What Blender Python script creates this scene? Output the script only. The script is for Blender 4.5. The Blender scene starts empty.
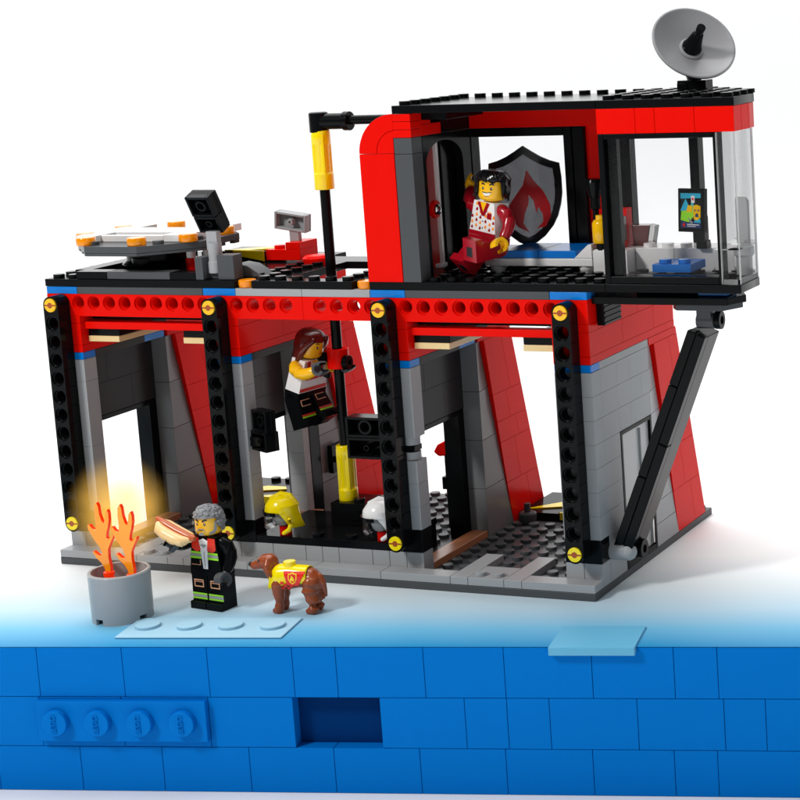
import bpy, bmesh, math, random
from mathutils import Matrix, Vector
random.seed(7)
S = 0.008                       # one stud pitch = 8 mm; all shapes are given in studs
PI = math.pi
scene = bpy.context.scene
C = bpy.context.collection

# ------------------------------------------------------------------ camera
CP = (70.001057, -80.992107, 28.614474)
cam_d = bpy.data.cameras.new("camera"); cam = bpy.data.objects.new("camera", cam_d); C.objects.link(cam)
cam.location = [c * S for c in CP]
cam.rotation_euler = (1.42416572, 0.04371612, 0.33746965)
cam_d.sensor_width = 36.0; cam_d.sensor_fit = 'HORIZONTAL'
cam_d.lens = 1867.1707 / 800 * 36.0
cam_d.shift_x = (400 - 761.699) / 800.0
cam_d.shift_y = (278.781 - 400) / 800.0
cam_d.clip_start = 0.02; cam_d.clip_end = 60
scene.camera = cam

# ------------------------------------------------------------------ world: white studio behind, darker room in front
w = bpy.data.worlds.new("World"); scene.world = w; w.use_nodes = True
nt = w.node_tree; nt.nodes.clear()
o = nt.nodes.new("ShaderNodeOutputWorld"); bg = nt.nodes.new("ShaderNodeBackground")
tc = nt.nodes.new("ShaderNodeTexCoord"); sx = nt.nodes.new("ShaderNodeSeparateXYZ"); rp = nt.nodes.new("ShaderNodeValToRGB")
nt.links.new(tc.outputs["Generated"], sx.inputs[0]); nt.links.new(sx.outputs[1], rp.inputs[0])
rp.color_ramp.elements[0].position = 0.0; rp.color_ramp.elements[0].color = (0.10, 0.105, 0.11, 1)
rp.color_ramp.elements[1].position = 0.12; rp.color_ramp.elements[1].color = (1.0, 1.0, 1.0, 1)
up = nt.nodes.new("ShaderNodeMapRange"); up.interpolation_type = 'SMOOTHSTEP'; up.inputs[1].default_value = 0.35; up.inputs[2].default_value = 0.95
up.inputs[3].default_value = 1.0; up.inputs[4].default_value = 3.25                      # added overhead boost of the environment, to whiten the ground
nt.links.new(sx.outputs[2], up.inputs[0])
sd_ = nt.nodes.new("ShaderNodeMapRange"); sd_.inputs[1].default_value = -1; sd_.inputs[2].default_value = 1; sd_.inputs[3].default_value = 1.65; sd_.inputs[4].default_value = 0.35
nt.links.new(sx.outputs[0], sd_.inputs[0])                                             # overhead boost weighted to the left, to deepen shadows on the right
mu = nt.nodes.new("ShaderNodeMath"); mu.operation = 'MULTIPLY'; nt.links.new(up.outputs[0], mu.inputs[0]); nt.links.new(sd_.outputs[0], mu.inputs[1])
mxx = nt.nodes.new("ShaderNodeMath"); mxx.operation = 'MAXIMUM'; mxx.inputs[1].default_value = 1.0; nt.links.new(mu.outputs[0], mxx.inputs[0])
nt.links.new(mxx.outputs[0], bg.inputs[1])
rs = nt.nodes.new("ShaderNodeMapRange"); rs.interpolation_type = 'SMOOTHSTEP'; rs.inputs[1].default_value = 0.05; rs.inputs[2].default_value = 0.55; rs.inputs[3].default_value = 1.0; rs.inputs[4].default_value = 0.35
nt.links.new(sx.outputs[0], rs.inputs[0])  # environment dimmed towards the right to keep sheen off right-facing walls
vs_ = nt.nodes.new("ShaderNodeVectorMath"); vs_.operation = 'SCALE'; nt.links.new(rp.outputs[0], vs_.inputs[0]); nt.links.new(rs.outputs[0], vs_.inputs["Scale"])
nt.links.new(vs_.outputs[0], bg.inputs[0])
nt.links.new(bg.outputs[0], o.inputs[0])

# ------------------------------------------------------------------ studio lamps
def area(name, pos, target, size, power, col=(1, 1, 1)):
    l = bpy.data.lights.new(name, 'AREA'); l.energy = power; l.size = size * S; l.shape = 'SQUARE'; l.color = col
    ob = bpy.data.objects.new(name, l); C.objects.link(ob)
    ob.location = [c * S for c in pos]
    d = Vector(target) - Vector(pos); ob.rotation_euler = d.to_track_quat('-Z', 'Y').to_euler()
    return ob
area("key_softbox", (-30, -95, 105), (18, 3, 8), 22, 8.0, (1, 0.985, 0.96))
area("fill_softbox", (85, -60, 50), (20, 4, 8), 60, 0.5, (0.95, 0.97, 1))
area("top_softbox", (10, 10, 120), (16, 6, 0), 90, 3.0)

scene.view_settings.view_transform = 'Standard'
scene.view_settings.look = 'None'
scene.view_settings.exposure = 0.0
scene.view_settings.gamma = 1.0
scene.cycles.max_bounces = 10; scene.cycles.transparent_max_bounces = 24
scene.cycles.caustics_reflective = False; scene.cycles.caustics_refractive = False
scene.cycles.volume_step_rate = 2.0
try: scene.cycles.use_denoising = True
except Exception: pass

# ------------------------------------------------------------------ materials
MATS = {}
def plastic(name, col, rough=0.16, bump=0.02, trans=0.0, ior=1.5, emit=None, alpha=None, coat=0.0, spec=0.5):
    m = bpy.data.materials.new(name); m.use_nodes = True; n = m.node_tree
    b = n.nodes["Principled BSDF"]
    tcn = n.nodes.new("ShaderNodeTexCoord")
    no = n.nodes.new("ShaderNodeTexNoise"); no.inputs["Scale"].default_value = 130; no.inputs["Detail"].default_value = 3
    n.links.new(tcn.outputs["Object"], no.inputs["Vector"])
    mx = n.nodes.new("ShaderNodeMix"); mx.data_type = 'RGBA'
    mx.inputs[6].default_value = (*[c * 0.975 for c in col], 1); mx.inputs[7].default_value = (*[min(1, c * 1.02) for c in col], 1)
    n.links.new(no.outputs["Fac"], mx.inputs[0]); n.links.new(mx.outputs[2], b.inputs["Base Color"])
    mr = n.nodes.new("ShaderNodeMapRange"); mr.inputs[3].default_value = rough * 0.93; mr.inputs[4].default_value = rough * 1.08
    n2 = n.nodes.new("ShaderNodeTexNoise"); n2.inputs["Scale"].default_value = 400; n2.inputs["Detail"].default_value = 4
    n.links.new(tcn.outputs["Object"], n2.inputs["Vector"]); n.links.new(n2.outputs["Fac"], mr.inputs[0])
    n.links.new(mr.outputs[0], b.inputs["Roughness"])
    bp = n.nodes.new("ShaderNodeBump"); bp.inputs["Strength"].default_value = bump * 4; bp.inputs["Distance"].default_value = 0.0004
    n.links.new(no.outputs["Fac"], bp.inputs["Height"]); n.links.new(bp.outputs[0], b.inputs["Normal"])
    b.inputs["IOR"].default_value = ior
    b.inputs["Transmission Weight"].default_value = trans
    b.inputs["Coat Weight"].default_value = coat
    b.inputs["Specular IOR Level"].default_value = spec
    if emit: b.inputs["Emission Color"].default_value = (*emit[0], 1); b.inputs["Emission Strength"].default_value = emit[1]
    if alpha is not None: b.inputs["Alpha"].default_value = alpha
    MATS[name] = m
    return m
RED = plastic("red_plastic", (0.77, 0.005, 0.002), 0.2, spec=.05)
BLK = plastic("black_plastic", (0.004, 0.0045, 0.005), 0.16, spec=0.08)
LG = plastic("light_grey_plastic", (0.35, 0.36, 0.37), 0.25, spec=.10)
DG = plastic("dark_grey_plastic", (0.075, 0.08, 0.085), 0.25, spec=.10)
SG = plastic("shaded_grey_plastic", (0.036, 0.038, 0.04), 0.25, spec=.08)  # wall grey darkened to paint in the shade inside the bays
MG = plastic("mid_grey_plastic", (0.18, 0.185, 0.19), 0.25, spec=.10)
WH = plastic("white_plastic", (0.80, 0.79, 0.78), 0.2)
YE = plastic("yellow_plastic", (0.92, 0.72, 0.0), 0.18)
YO = plastic("pin_yellow_plastic", (0.92, 0.50, 0.0), 0.18)
SK = plastic("skin_yellow_plastic", (0.93, 0.50, 0.01), 0.2)
TAN = plastic("tan_plastic", (0.78, 0.58, 0.27), 0.22)
NOU = plastic("nougat_plastic", (0.42, 0.17, 0.08), 0.25)
BLU = plastic("blue_plastic", (0.0, 0.17, 0.62), 0.18, spec=.1)
TBL = plastic("clear_blue_plastic", (0.0, 0.25, 0.85), 0.1, trans=0.25, spec=.15)
TOR = plastic("clear_orange_plastic", (1.0, 0.33, 0.0), 0.08, trans=0.35, emit=((1.0, 0.30, 0.0), 0.12))
DR = plastic("dark_red_plastic", (0.30, 0.003, 0.010), 0.18)
GRN = plastic("lime_print", (0.30, 0.75, 0.02), 0.3)
ORP = plastic("orange_print", (0.95, 0.28, 0.02), 0.3)
COP = plastic("copper_print", (0.70, 0.35, 0.20), 0.35)
SILV = plastic("silver_print", (0.30, 0.31, 0.32), 0.3)
HAIRG = plastic("grey_hair_plastic", (0.20, 0.21, 0.22), 0.35)
HAIRB = plastic("black_hair_plastic", (0.006, 0.006, 0.007), 0.22)
HAIRR = plastic("reddish_brown_hair_plastic", (0.09, 0.010, 0.007), 0.2)
DOGB = plastic("dog_brown_plastic", (0.29, 0.055, 0.012), 0.25)
BUN = plastic("bun_plastic", (0.85, 0.58, 0.26), 0.32)
SAU = plastic("sausage_plastic", (0.50, 0.10, 0.02), 0.25)
FLA = plastic("flame_orange_plastic", (0.95, 0.38, 0.01), 0.1, trans=0.3, emit=((1.0, 0.26, 0.0), 0.15))
FLR = plastic("flame_red_plastic", (0.9, 0.04, 0.0), 0.1, trans=0.3, emit=((1.0, 0.04, 0.0), 0.25))
CHR = plastic("chrome", (0.6, 0.6, 0.6), 0.1); CHR.node_tree.nodes["Principled BSDF"].inputs["Metallic"].default_value = 1.0
TSM = plastic("smoked_visor_plastic", (0.75, 0.74, 0.72), 0.05, trans=0.75, ior=1.3)
TFG = plastic("frosted_door_plastic", (0.55, 0.56, 0.56), 0.25, trans=0.25)
CYP = plastic("sky_blue_print", (0.02, 0.42, 0.62), 0.3)
NAVY = plastic("navy_print", (0.01, 0.03, 0.12), 0.3)
TAPE = plastic("grey_print", (0.25, 0.25, 0.27), 0.3)

def thin_glass(name, col=(1, 1, 1), k=1.0, rough=0.02):
    m = bpy.data.materials.new(name); m.use_nodes = True; n = m.node_tree; n.nodes.clear()
    o = n.nodes.new("ShaderNodeOutputMaterial"); t = n.nodes.new("ShaderNodeBsdfTransparent"); t.inputs[0].default_value = (*col, 1)
    g = n.nodes.new("ShaderNodeBsdfGlossy"); g.inputs["Roughness"].default_value = rough
    f = n.nodes.new("ShaderNodeFresnel"); f.inputs[0].default_value = 1.45
    mm = n.nodes.new("ShaderNodeMath"); mm.operation = 'MULTIPLY'; mm.inputs[1].default_value = k
    n.links.new(f.outputs[0], mm.inputs[0])
    no = n.nodes.new("ShaderNodeTexNoise"); no.inputs["Scale"].default_value = 60
    bp = n.nodes.new("ShaderNodeBump"); bp.inputs["Strength"].default_value = 0.05; bp.inputs["Distance"].default_value = 0.0005
    n.links.new(no.outputs["Fac"], bp.inputs["Height"]); n.links.new(bp.outputs[0], g.inputs["Normal"])
    x = n.nodes.new("ShaderNodeMixShader"); n.links.new(mm.outputs[0], x.inputs[0]); n.links.new(t.outputs[0], x.inputs[1]); n.links.new(g.outputs[0], x.inputs[2])
    n.links.new(x.outputs[0], o.inputs[0]); MATS[name] = m
    return m
GLS = thin_glass("clear_window_plastic", (0.98, 0.982, 0.985), k=.3)
GLC = thin_glass("clear_corner_plastic", (0.955, 0.96, 0.965), k=.45)
EDG = plastic('clear_edge_plastic', (.9, .9, .9), .1, trans=.6)
STK = thin_glass("shield_sticker_grey", (0.20, 0.20, 0.21))
STL = thin_glass("shield_sticker_light", (0.30, 0.30, 0.31))
STD = plastic("shield_sticker_black", (0.010, 0.010, 0.011), 0.15)
STR = plastic("shield_sticker_red", (0.45, 0.015, 0.02), 0.2)

# ------------------------------------------------------------------ mesh builder
class MB:
    def __init__(s):
        s.v = []; s.f = []; s.m = []; s.M = Matrix.Identity(4); s.mi = 0
    def add(s, vs, fs):
        b = len(s.v); M = s.M
        for p in vs: s.v.append(M @ Vector(p))
        flip = M.determinant() < 0
        for f in fs:
            f = [b + i for i in f]
            if flip: f.reverse()
            s.f.append(f); s.m.append(s.mi)
        return s
    def box(s, x0, x1, y0, y1, z0, z1):
        if x0 > x1: x0, x1 = x1, x0
        if y0 > y1: y0, y1 = y1, y0
        if z0 > z1: z0, z1 = z1, z0
        v = [(x0,y0,z0),(x1,y0,z0),(x1,y1,z0),(x0,y1,z0),(x0,y0,z1),(x1,y0,z1),(x1,y1,z1),(x0,y1,z1)]
        return s.add(v, [(0,3,2,1),(4,5,6,7),(0,1,5,4),(1,2,6,5),(2,3,7,6),(3,0,4,7)])
    def prism(s, pts, axis, a, b):
        """pts: polygon; axis 'x': pts are (y,z); 'y': (x,z); 'z': (x,y). Extruded from a to b"""
        n = len(pts)
        def P(p, t):
            return (t, p[0], p[1]) if axis == 'x' else (p[0], t, p[1]) if axis == 'y' else (p[0], p[1], t)
        ar = sum(pts[i][0] * pts[(i+1) % n][1] - pts[(i+1) % n][0] * pts[i][1] for i in range(n))
        if (ar < 0) != (axis == 'y'): pts = pts[::-1]
        v = [P(p, a) for p in pts] + [P(p, b) for p in pts]
        if a > b: v = v[n:] + v[:n]
        f = [tuple(range(n))[::-1], tuple(range(n, 2*n))] + [(i, (i+1) % n, n + (i+1) % n, n + i) for i in range(n)]
        return s.add(v, f)
    def lathe(s, prof, c=(0,0,0), n=24, R=None, caps=True, a0=0, a1=None):
        """prof: list of (r, z); around z through c; R optional rotation matrix"""
        R = R or Matrix.Identity(4); T = Matrix.Translation(c) @ R
        full = a1 is None; a1 = 2*PI if full else a1
        k = n if full else n + 1
        v = []
        for r, z in prof:
            for i in range(k):
                a = a0 + (a1 - a0) * i / n
                v.append(T @ Vector((r*math.cos(a), r*math.sin(a), z)))
        f = []
        for j in range(len(prof)-1):
            for i in range(n):
                i2 = (i+1) % k if full else i+1
                f.append((j*k+i, j*k+i2, (j+1)*k+i2, (j+1)*k+i))
        if caps and full:
            f.append(tuple(range(k))[::-1]); f.append(tuple((len(prof)-1)*k + i for i in range(k)))
        return s.add(v, f)
    def cyl(s, c, r, h, axis='z', n=20, r2=None):
        R = {'z': Matrix.Identity(4), 'x': Matrix.Rotation(PI/2, 4, 'Y'), 'y': Matrix.Rotation(-PI/2, 4, 'X')}[axis]
        return s.lathe([(r, 0), (r if r2 is None else r2, h)], c, n, R)
    def tube(s, c, ri, ro, h, axis='z', n=24):
        R = {'z': Matrix.Identity(4), 'x': Matrix.Rotation(PI/2, 4, 'Y'), 'y': Matrix.Rotation(-PI/2, 4, 'X')}[axis]
        return s.lathe([(ri, 0), (ro, 0), (ro, h), (ri, h), (ri, 0)], c, n, R, caps=False)
    def rod(s, a, b, r, n=16, r2=None):
        a = Vector(a); b = Vector(b); d = b - a
        R = d.to_track_quat('Z', 'Y').to_matrix().to_4x4()
        return s.lathe([(r, 0), (r if r2 is None else r2, d.length)], a, n, R)
    def loft(s, rings, cap=True):
        n = len(rings[0]); v = [p for r in rings for p in r]; f = []
        for j in range(len(rings)-1):
            for i in range(n):
                f.append((j*n+i, j*n+(i+1) % n, (j+1)*n+(i+1) % n, (j+1)*n+i))
        if cap: f.append(tuple(range(n))[::-1]); f.append(tuple((len(rings)-1)*n+i for i in range(n)))
        return s.add(v, f)
    def tubepath(s, pts, rad, n=12, squash=None):
        """round tube along points with a radius each; ends rounded off"""
        P = [Vector(p) for p in pts]; rings = []
        up = Vector((0, 0, 1))
        for i, p in enumerate(P):
            d = (P[min(i+1, len(P)-1)] - P[max(i-1, 0)]).normalized()
            u = d.cross(up)
            if u.length < .05: u = d.cross(Vector((0, 1, 0)))
            u.normalize(); vv = u.cross(d)
            ru = rad[i]; rv = rad[i] * (squash or 1)
            rings.append((p, d, u, vv, ru, rv))
        out = []
        def ring(p, u, vv, ru, rv): return [tuple(p + u*ru*math.cos(2*PI*k/n) + vv*rv*math.sin(2*PI*k/n)) for k in range(n)]
        p, d, u, vv, ru, rv = rings[0]
        for t in (0.95, 0.6): out.append(ring(p - d*ru*t*.9, u, vv, ru*math.sqrt(1-t*t*.98), rv*math.sqrt(1-t*t*.98)))
        for p, d, u, vv, ru, rv in rings: out.append(ring(p, u, vv, ru, rv))
        p, d, u, vv, ru, rv = rings[-1]
        for t in (0.6, 0.95): out.append(ring(p + d*ru*t*.9, u, vv, ru*math.sqrt(1-t*t*.98), rv*math.sqrt(1-t*t*.98)))
        return s.loft(out)
    def sphere(s, c, r, n=16, sc=(1,1,1), R=None):
        T = Matrix.Translation(c) @ (R or Matrix.Identity(4)) @ Matrix.Diagonal((*sc, 1))
        prof = [(max(1e-3, r*math.sin(PI*j/ (n//2))), -r*math.cos(PI*j/(n//2))) for j in range(n//2+1)]
        v = []
        for rr, z in prof:
            for i in range(n): v.append(T @ Vector((rr*math.cos(2*PI*i/n), rr*math.sin(2*PI*i/n), z)))
        f = [(j*n+i, j*n+(i+1) % n, (j+1)*n+(i+1) % n, (j+1)*n+i) for j in range(n//2) for i in range(n)]
        return s.add(v, f)
    def stud(s, x, y, z, n=16):
        return s.lathe([(.3, -.01), (.3, .2)], (x, y, z), n)
    def studs(s, xs, ys, z, skip=()):
        for x in xs:
            for y in ys:
                if (x, y) not in skip: s.stud(x, y, z)
        return s
    def holecell(s, cx, cz, y0, y1, shape, ri=.3, rc=.39, dep=.13, n=32):
        """a bar cell with a counterbored round hole along y; shape(angle)->outer radius"""
        A = [2*PI*i/n for i in range(n)]
        for ca in getattr(shape, 'corners', ()):
            ca %= 2*PI; k = min(range(n), key=lambda q: abs((A[q]-ca+PI) % (2*PI) - PI)); A[k] = ca
        A.sort()
        def ring(r, y): return [(cx + (r(a) if callable(r) else r)*math.cos(a), y, cz + (r(a) if callable(r) else r)*math.sin(a)) for a in A]
        R = [ring(shape, y0), ring(rc, y0), ring(rc, y0+dep), ring(ri, y0+dep), ring(ri, y1-dep), ring(rc, y1-dep), ring(rc, y1), ring(shape, y1), ring(shape, y0)]
        v = [p for r in R for p in r]; f = []
        for j in range(len(R)-1):
            for i in range(n):
                f.append((j*n+i, (j+1)*n+i, (j+1)*n+(i+1) % n, j*n+(i+1) % n))
        return s.add(v, [t[::-1] for t in f])
    def build(s, name, mats, parent=None, bevel=0.03, seg=2, angle=35, label=None, smooth=True):
        me = bpy.data.meshes.new(name)
        me.from_pydata([tuple(c * S for c in p) for p in s.v], [], s.f)
        mats = mats if isinstance(mats, (list, tuple)) else [mats]
        for m in mats: me.materials.append(m)
        me.polygons.foreach_set("material_index", s.m)
        if smooth:
            me.polygons.foreach_set("use_smooth", [True] * len(s.f))
            me.set_sharp_from_angle(angle=math.radians(angle))
        me.update()
        ob = bpy.data.objects.new(name, me); C.objects.link(ob)
        if parent: ob.parent = parent
        if bevel:
            b = ob.modifiers.new("bevel", 'BEVEL'); b.width = bevel * S; b.segments = seg; b.limit_method = 'ANGLE'
            b.angle_limit = math.radians(38); b.harden_normals = True; b.use_clamp_overlap = True
        if label: ob["label"] = label
        return ob

def thing(name, label, cat, loc=(0,0,0), rot=(0,0,0), group=None, kind=None):
    ob = bpy.data.objects.new(name, None); C.objects.link(ob); ob.empty_display_size = .01
    ob.location = [c * S for c in loc]; ob.rotation_euler = rot
    ob["label"] = label; ob["category"] = cat
    if group: ob["group"] = group
    if kind: ob["kind"] = kind
    return ob
def tag(ob, label, cat, group=None, kind=None):
    ob["label"] = label
    if cat: ob["category"] = cat
    if group: ob["group"] = group
    if kind: ob["kind"] = kind
    return ob
def copy_tree(root, loc, parent=None):
    r = root.copy(); C.objects.link(r); r.location = [c * S for c in loc]
    if parent: r.parent = parent
    for ch in [c for c in list(root.children)]:
        k = ch.copy(); C.objects.link(k); k.parent = r
        for g in list(ch.children):
            q = g.copy(); C.objects.link(q); q.parent = k
    return r
def frange(a, b, st=1.0):
    out = []; x = a
    while x < b - 1e-6: out.append(round(x, 3)); x += st
    return out
def square_shape(hx, hz0, hz1, round_top=False, round_bot=False, rr=.47):
    def f(a):
        c, s_ = math.cos(a), math.sin(a)
        if (s_ > 0 and round_top) or (s_ < 0 and round_bot): return rr
        t = []
        if abs(c) > 1e-6: t.append(hx / abs(c))
        if abs(s_) > 1e-6: t.append((hz1 if s_ > 0 else hz0) / abs(s_))
        return min(t)
    f.corners = ([] if round_top else [math.atan2(hz1, hx), math.atan2(hz1, -hx)]) + ([] if round_bot else [math.atan2(-hz0, hx), math.atan2(-hz0, -hx)])
    return f
def bricks(mb, x0, x1, y0, y1, z0, z1, long='y', h=1.2, L=4, seed=0, g=.003):
    """courses of separate bricks filling a block, joints staggered"""
    z = z0; k = seed
    while z < z1 - 1e-6:
        t = min(z + h, z1)
        a, b = (y0, y1) if long == 'y' else (x0, x1)
        p = a; nx = a + (L if k % 2 == 0 else L/2)
        while p < b - 1e-6:
            q = min(nx, b)
            if b - q < .6: q = b
            if long == 'y': mb.box(x0+g, x1-g, p+g, q-g, z+g, t-g)
            else: mb.box(p+g, q-g, y0+g, y1-g, z+g, t-g)
            p = q; nx = q + L
        z = t; k += 1
    return mb

# ================================================================== SETTING
A = math.radians(12.325); ce, se = math.cos(A), math.sin(A)
EO = (25.17, -9.03)                       # a point on the front edge of the table top
def EN(s_, n_): return (EO[0] + ce*s_ + se*n_, EO[1] + se*s_ - ce*n_)
PIT = 2.07; ROW = 2.46; ZF = -7.15

def table_mat():
    m = bpy.data.materials.new("tabletop_banner_fade"); m.use_nodes = True; n = m.node_tree; b = n.nodes["Principled BSDF"]
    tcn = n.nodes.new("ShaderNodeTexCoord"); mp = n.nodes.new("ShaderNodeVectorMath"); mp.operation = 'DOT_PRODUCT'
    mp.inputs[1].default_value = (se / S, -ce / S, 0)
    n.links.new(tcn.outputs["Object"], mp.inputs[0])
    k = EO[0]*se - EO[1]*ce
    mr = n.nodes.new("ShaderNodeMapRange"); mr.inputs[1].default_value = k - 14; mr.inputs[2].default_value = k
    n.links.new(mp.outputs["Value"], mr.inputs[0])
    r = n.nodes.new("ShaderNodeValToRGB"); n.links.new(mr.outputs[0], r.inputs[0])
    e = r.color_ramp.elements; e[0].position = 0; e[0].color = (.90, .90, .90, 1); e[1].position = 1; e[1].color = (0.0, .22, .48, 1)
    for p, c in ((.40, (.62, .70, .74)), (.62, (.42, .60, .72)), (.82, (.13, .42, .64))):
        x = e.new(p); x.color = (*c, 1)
    n.links.new(r.outputs[0], b.inputs["Base Color"]); b.inputs["Roughness"].default_value = .55
    no = n.nodes.new("ShaderNodeTexNoise"); no.inputs["Scale"].default_value = 900
    bp = n.nodes.new("ShaderNodeBump"); bp.inputs["Strength"].default_value = .05; bp.inputs["Distance"].default_value = .0002
    n.links.new(no.outputs["Fac"], bp.inputs["Height"]); n.links.new(bp.outputs[0], b.inputs["Normal"])
    b.inputs["Specular IOR Level"].default_value = .2
    return m
TABLE = table_mat()  # white to blue fade stands in for the caption banner's soft top
BANNER = plastic("blue_brick_plastic", (0.0, 0.155, 0.54), 0.5, spec=.03)
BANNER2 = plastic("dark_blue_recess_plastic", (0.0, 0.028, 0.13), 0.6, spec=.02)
PALE = plastic('pale_blue_plastic', (.33, .55, .69), .5, spec=.1)
SKYB = plastic('sky_blue_plastic', (.12, .40, .60), .5, spec=.1)
PAPER = plastic("white_paper", (.86, .86, .86), 0.6, 0.01)

# table top
mb = MB()
prof = [(0, 0), (200, 0), (4000, 0)]
vs = []; fs = []
for (d, z) in prof:
    for s_ in (-4000, 4000):
        x, y = EN(s_, -d); vs.append((x, y, z))
for i in range(len(prof)-1): fs.append((2*i, 2*i+1, 2*i+3, 2*i+2))
mb.add(vs, fs)
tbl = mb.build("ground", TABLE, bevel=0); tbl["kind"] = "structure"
mb = MB(); vs = []
for s_, n_ in ((-400, -2), (400, -2), (400, 300), (-400, 300)):
    x, y = EN(s_, n_); vs.append((x, y, ZF))
mb.add(vs, [(0, 1, 2, 3)]); fl = mb.build("lower_floor", PAPER, bevel=0); fl["kind"] = "structure"

# flat caption banner built as a brick face under the table's front edge (frame: x = along the edge, -y = outward)
wall = thing("blue_banner_wall", "blue caption banner built as a wall of large smooth bricks below the front of the white tabletop", "banner", (EO[0], EO[1], 0), (0, 0, A))
def brow(z1, z0, seams, hole=None):
    mb = MB(); g = .012
    xs = [-45 + 0.0] + seams + [45.0]
    for a, b in zip(xs[:-1], xs[1:]):
        if hole and a < hole[1] - .1 and b > hole[0] + .1:
            if a < hole[0]: mb.box(a+g, hole[0]-g, 0, 2, z0+g, z1-g)
            if b > hole[1]: mb.box(hole[1]+g, b-g, 0, 2, z0+g, z1-g)
            continue
        mb.box(a+g, b-g, 0, 2, z0+g, z1-g)
    return mb
def fill(st, pats):
    out = [st]; i = 0
    while out[-1] < 40: out.append(out[-1] + pats[i % len(pats)] * PIT); i += 1
    return out
base_s = [-33.9, -29.8, -25.6, -21.4]
brow(-0.02, -ROW, base_s + [-17.3, -13.05, -8.85, -4.7, -2.6, 1.6, 5.4, 9.5, 13.3, 15.3, 19.5, 23.6, 27.8, 33.9, 38.1]).build("brick_course", BANNER, wall, .02)
brow(-ROW, -2*ROW, base_s + [-17.4, -13.3, -9.0, -4.85, -.65, 3.4, 5.4, 7.4, 11.5, 15.5, 17.4, 21.5, 25.7, 29.8, 34], hole=(-4.85, -.65)).build("brick_course", BANNER, wall, .02)
brow(-2*ROW, ZF, base_s + [-19.8, -15.6, -11.5, -7.2, -3.05, 1.1, 5.2, 9.3, 13.1, 15.1, 19.3, 23.4, 27.6, 31.7, 36]).build("brick_course", BANNER, wall, .02)
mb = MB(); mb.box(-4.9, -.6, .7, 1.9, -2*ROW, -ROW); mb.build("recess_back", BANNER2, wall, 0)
mb = MB(); mb.box(-17.4, -9.0, -.35, -.005, -4.55, -2.55); stp = mb.build("raised_plate", BANNER, wall, .05)
mb = MB()
for s_ in (-16.4, -14.3, -12.2, -10.1): mb.cyl((s_, -.35-.35, -3.55), .62, .36, 'y', 28)
st2 = mb.build("stud", BANNER, stp, .06)
st2["label"] = "row of four round studs"
def text_mesh(txt, size, name, mat, parent, M, ext=.03):
    cu = bpy.data.curves.new(name, 'FONT'); cu.body = txt; cu.size = size * S; cu.extrude = ext * S; cu.align_x = 'CENTER'; cu.align_y = 'CENTER'
    t = bpy.data.objects.new(name, cu); C.objects.link(t)
    bpy.context.view_layer.update()
    me = bpy.data.meshes.new_from_object(t); bpy.data.objects.remove(t)
    me.materials.clear(); me.materials.append(mat)
    ob = bpy.data.objects.new(name, me); C.objects.link(ob); ob.parent = parent
    M = M.copy(); M.translation = [c * S for c in M.translation]
    ob.matrix_local = M
    return ob
for s_ in (-16.4, -14.3, -12.2, -10.1):
    text_mesh("LEGO", .36, "stud_lettering", BANNER, stp, Matrix.Translation((s_, -.72, -3.55)) @ Matrix.Rotation(PI/2, 4, 'X') @ Matrix.Rotation(PI/2, 4, 'Z'))

# banner motif built as a low plate with four studs on the table just inside the edge
mb = MB(); M0 = Matrix.Translation((EO[0], EO[1], 0)) @ Matrix.Rotation(A, 4, 'Z'); mb.M = M0
mb.box(-13.9, -5.6, 1.1, 3.9, .003, .10)
for s_ in (-12.9, -10.8, -8.7, -6.6): mb.lathe([(.6, .09), (.6, .25)], (s_, 2.6, 0), 28)
jb = MB(); jb.M = M0; jb.box(7.6, 11.6, -.35, 2.6, -.3, .1); jo = jb.build("jutting_plate", TABLE, bevel=.03); tag(jo, "pale blue banner motif built as a slab jutting over the front edge of the tabletop on the right", "slab")
pl = mb.build("embossed_plate", TABLE, bevel=.04); pl.data.materials[0] = PALE; jo.data.materials[0] = SKYB; tag(pl, "pale blue banner motif built as a low plate with four studs on the tabletop in front of the dog", "plate")

# ================================================================== FIRE STATION
st = thing("fire_station", "red, grey and black toy brick fire station with three garage bays and an upstairs room", "fire station")
# --- base
mb = MB(); g = .01
mb.box(0, 16-g, -1, 15, 0, .39); mb.box(16+g, 32, -1, 15, 0, .39)
cov = lambda x, y: (y < 0) or (int(x) % 10 in (0, 1) and x < 22 and y < 14) or (x > 30 and y < 14) or (12 < x < 20 and y < 5)
for x in frange(.5, 32):
    for y in frange(-.5, 15):
        if cov(x, y): continue
        if 24 < x < 25 and y < 3 or 27 < x < 28 and y < 3 or 25 < x < 27 and y < 1 or (22 < x < 31 and y > 10): continue
        if 4 < x < 5 and y < 3 or 7 < x < 8 and y < 3 or 5 < x < 7 and y < 1 or (2 < x < 11 and y > 10): continue
        mb.stud(x, y, .39)
mb.build("base_plate", DG, st, .035)
mb = MB()
Z0, Z1 = .4, .8
def T(x0, x1, y0, y1, z0=Z0, z1=Z1): mb.box(x0+g, x1-g, y0+g, y1-g, z0, z1)
for a, b in ((0, 4), (8, 12), (12, 16), (16, 20), (20, 24), (28, 32)): T(a, b, -1, 0)
for k in (0, 20):
    T(k+4, k+5, -1, 3); T(k+7, k+8, -1, 3)
    T(k+5, k+7, -1, 1); mb.stud(k+5.5, -.5, Z1); mb.stud(k+6.5, -.5, Z1)
mb.build("driveway_tiles", LG, st, .025)
# light brick sill below the arms
for seq in (((0, 1), (1, 2)), ((10, 11), (11, 13), (13, 15), (15, 16), (16, 17), (17, 19), (19, 20), (20, 21), (21, 22)), ((30, 31), (31, 32))):
    mb = MB()
    for a, b in seq: mb.box(a+g, b-g, 0, .99, .4, 1.59)
    mb.build("sill_bricks", LG, st, .025)
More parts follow.
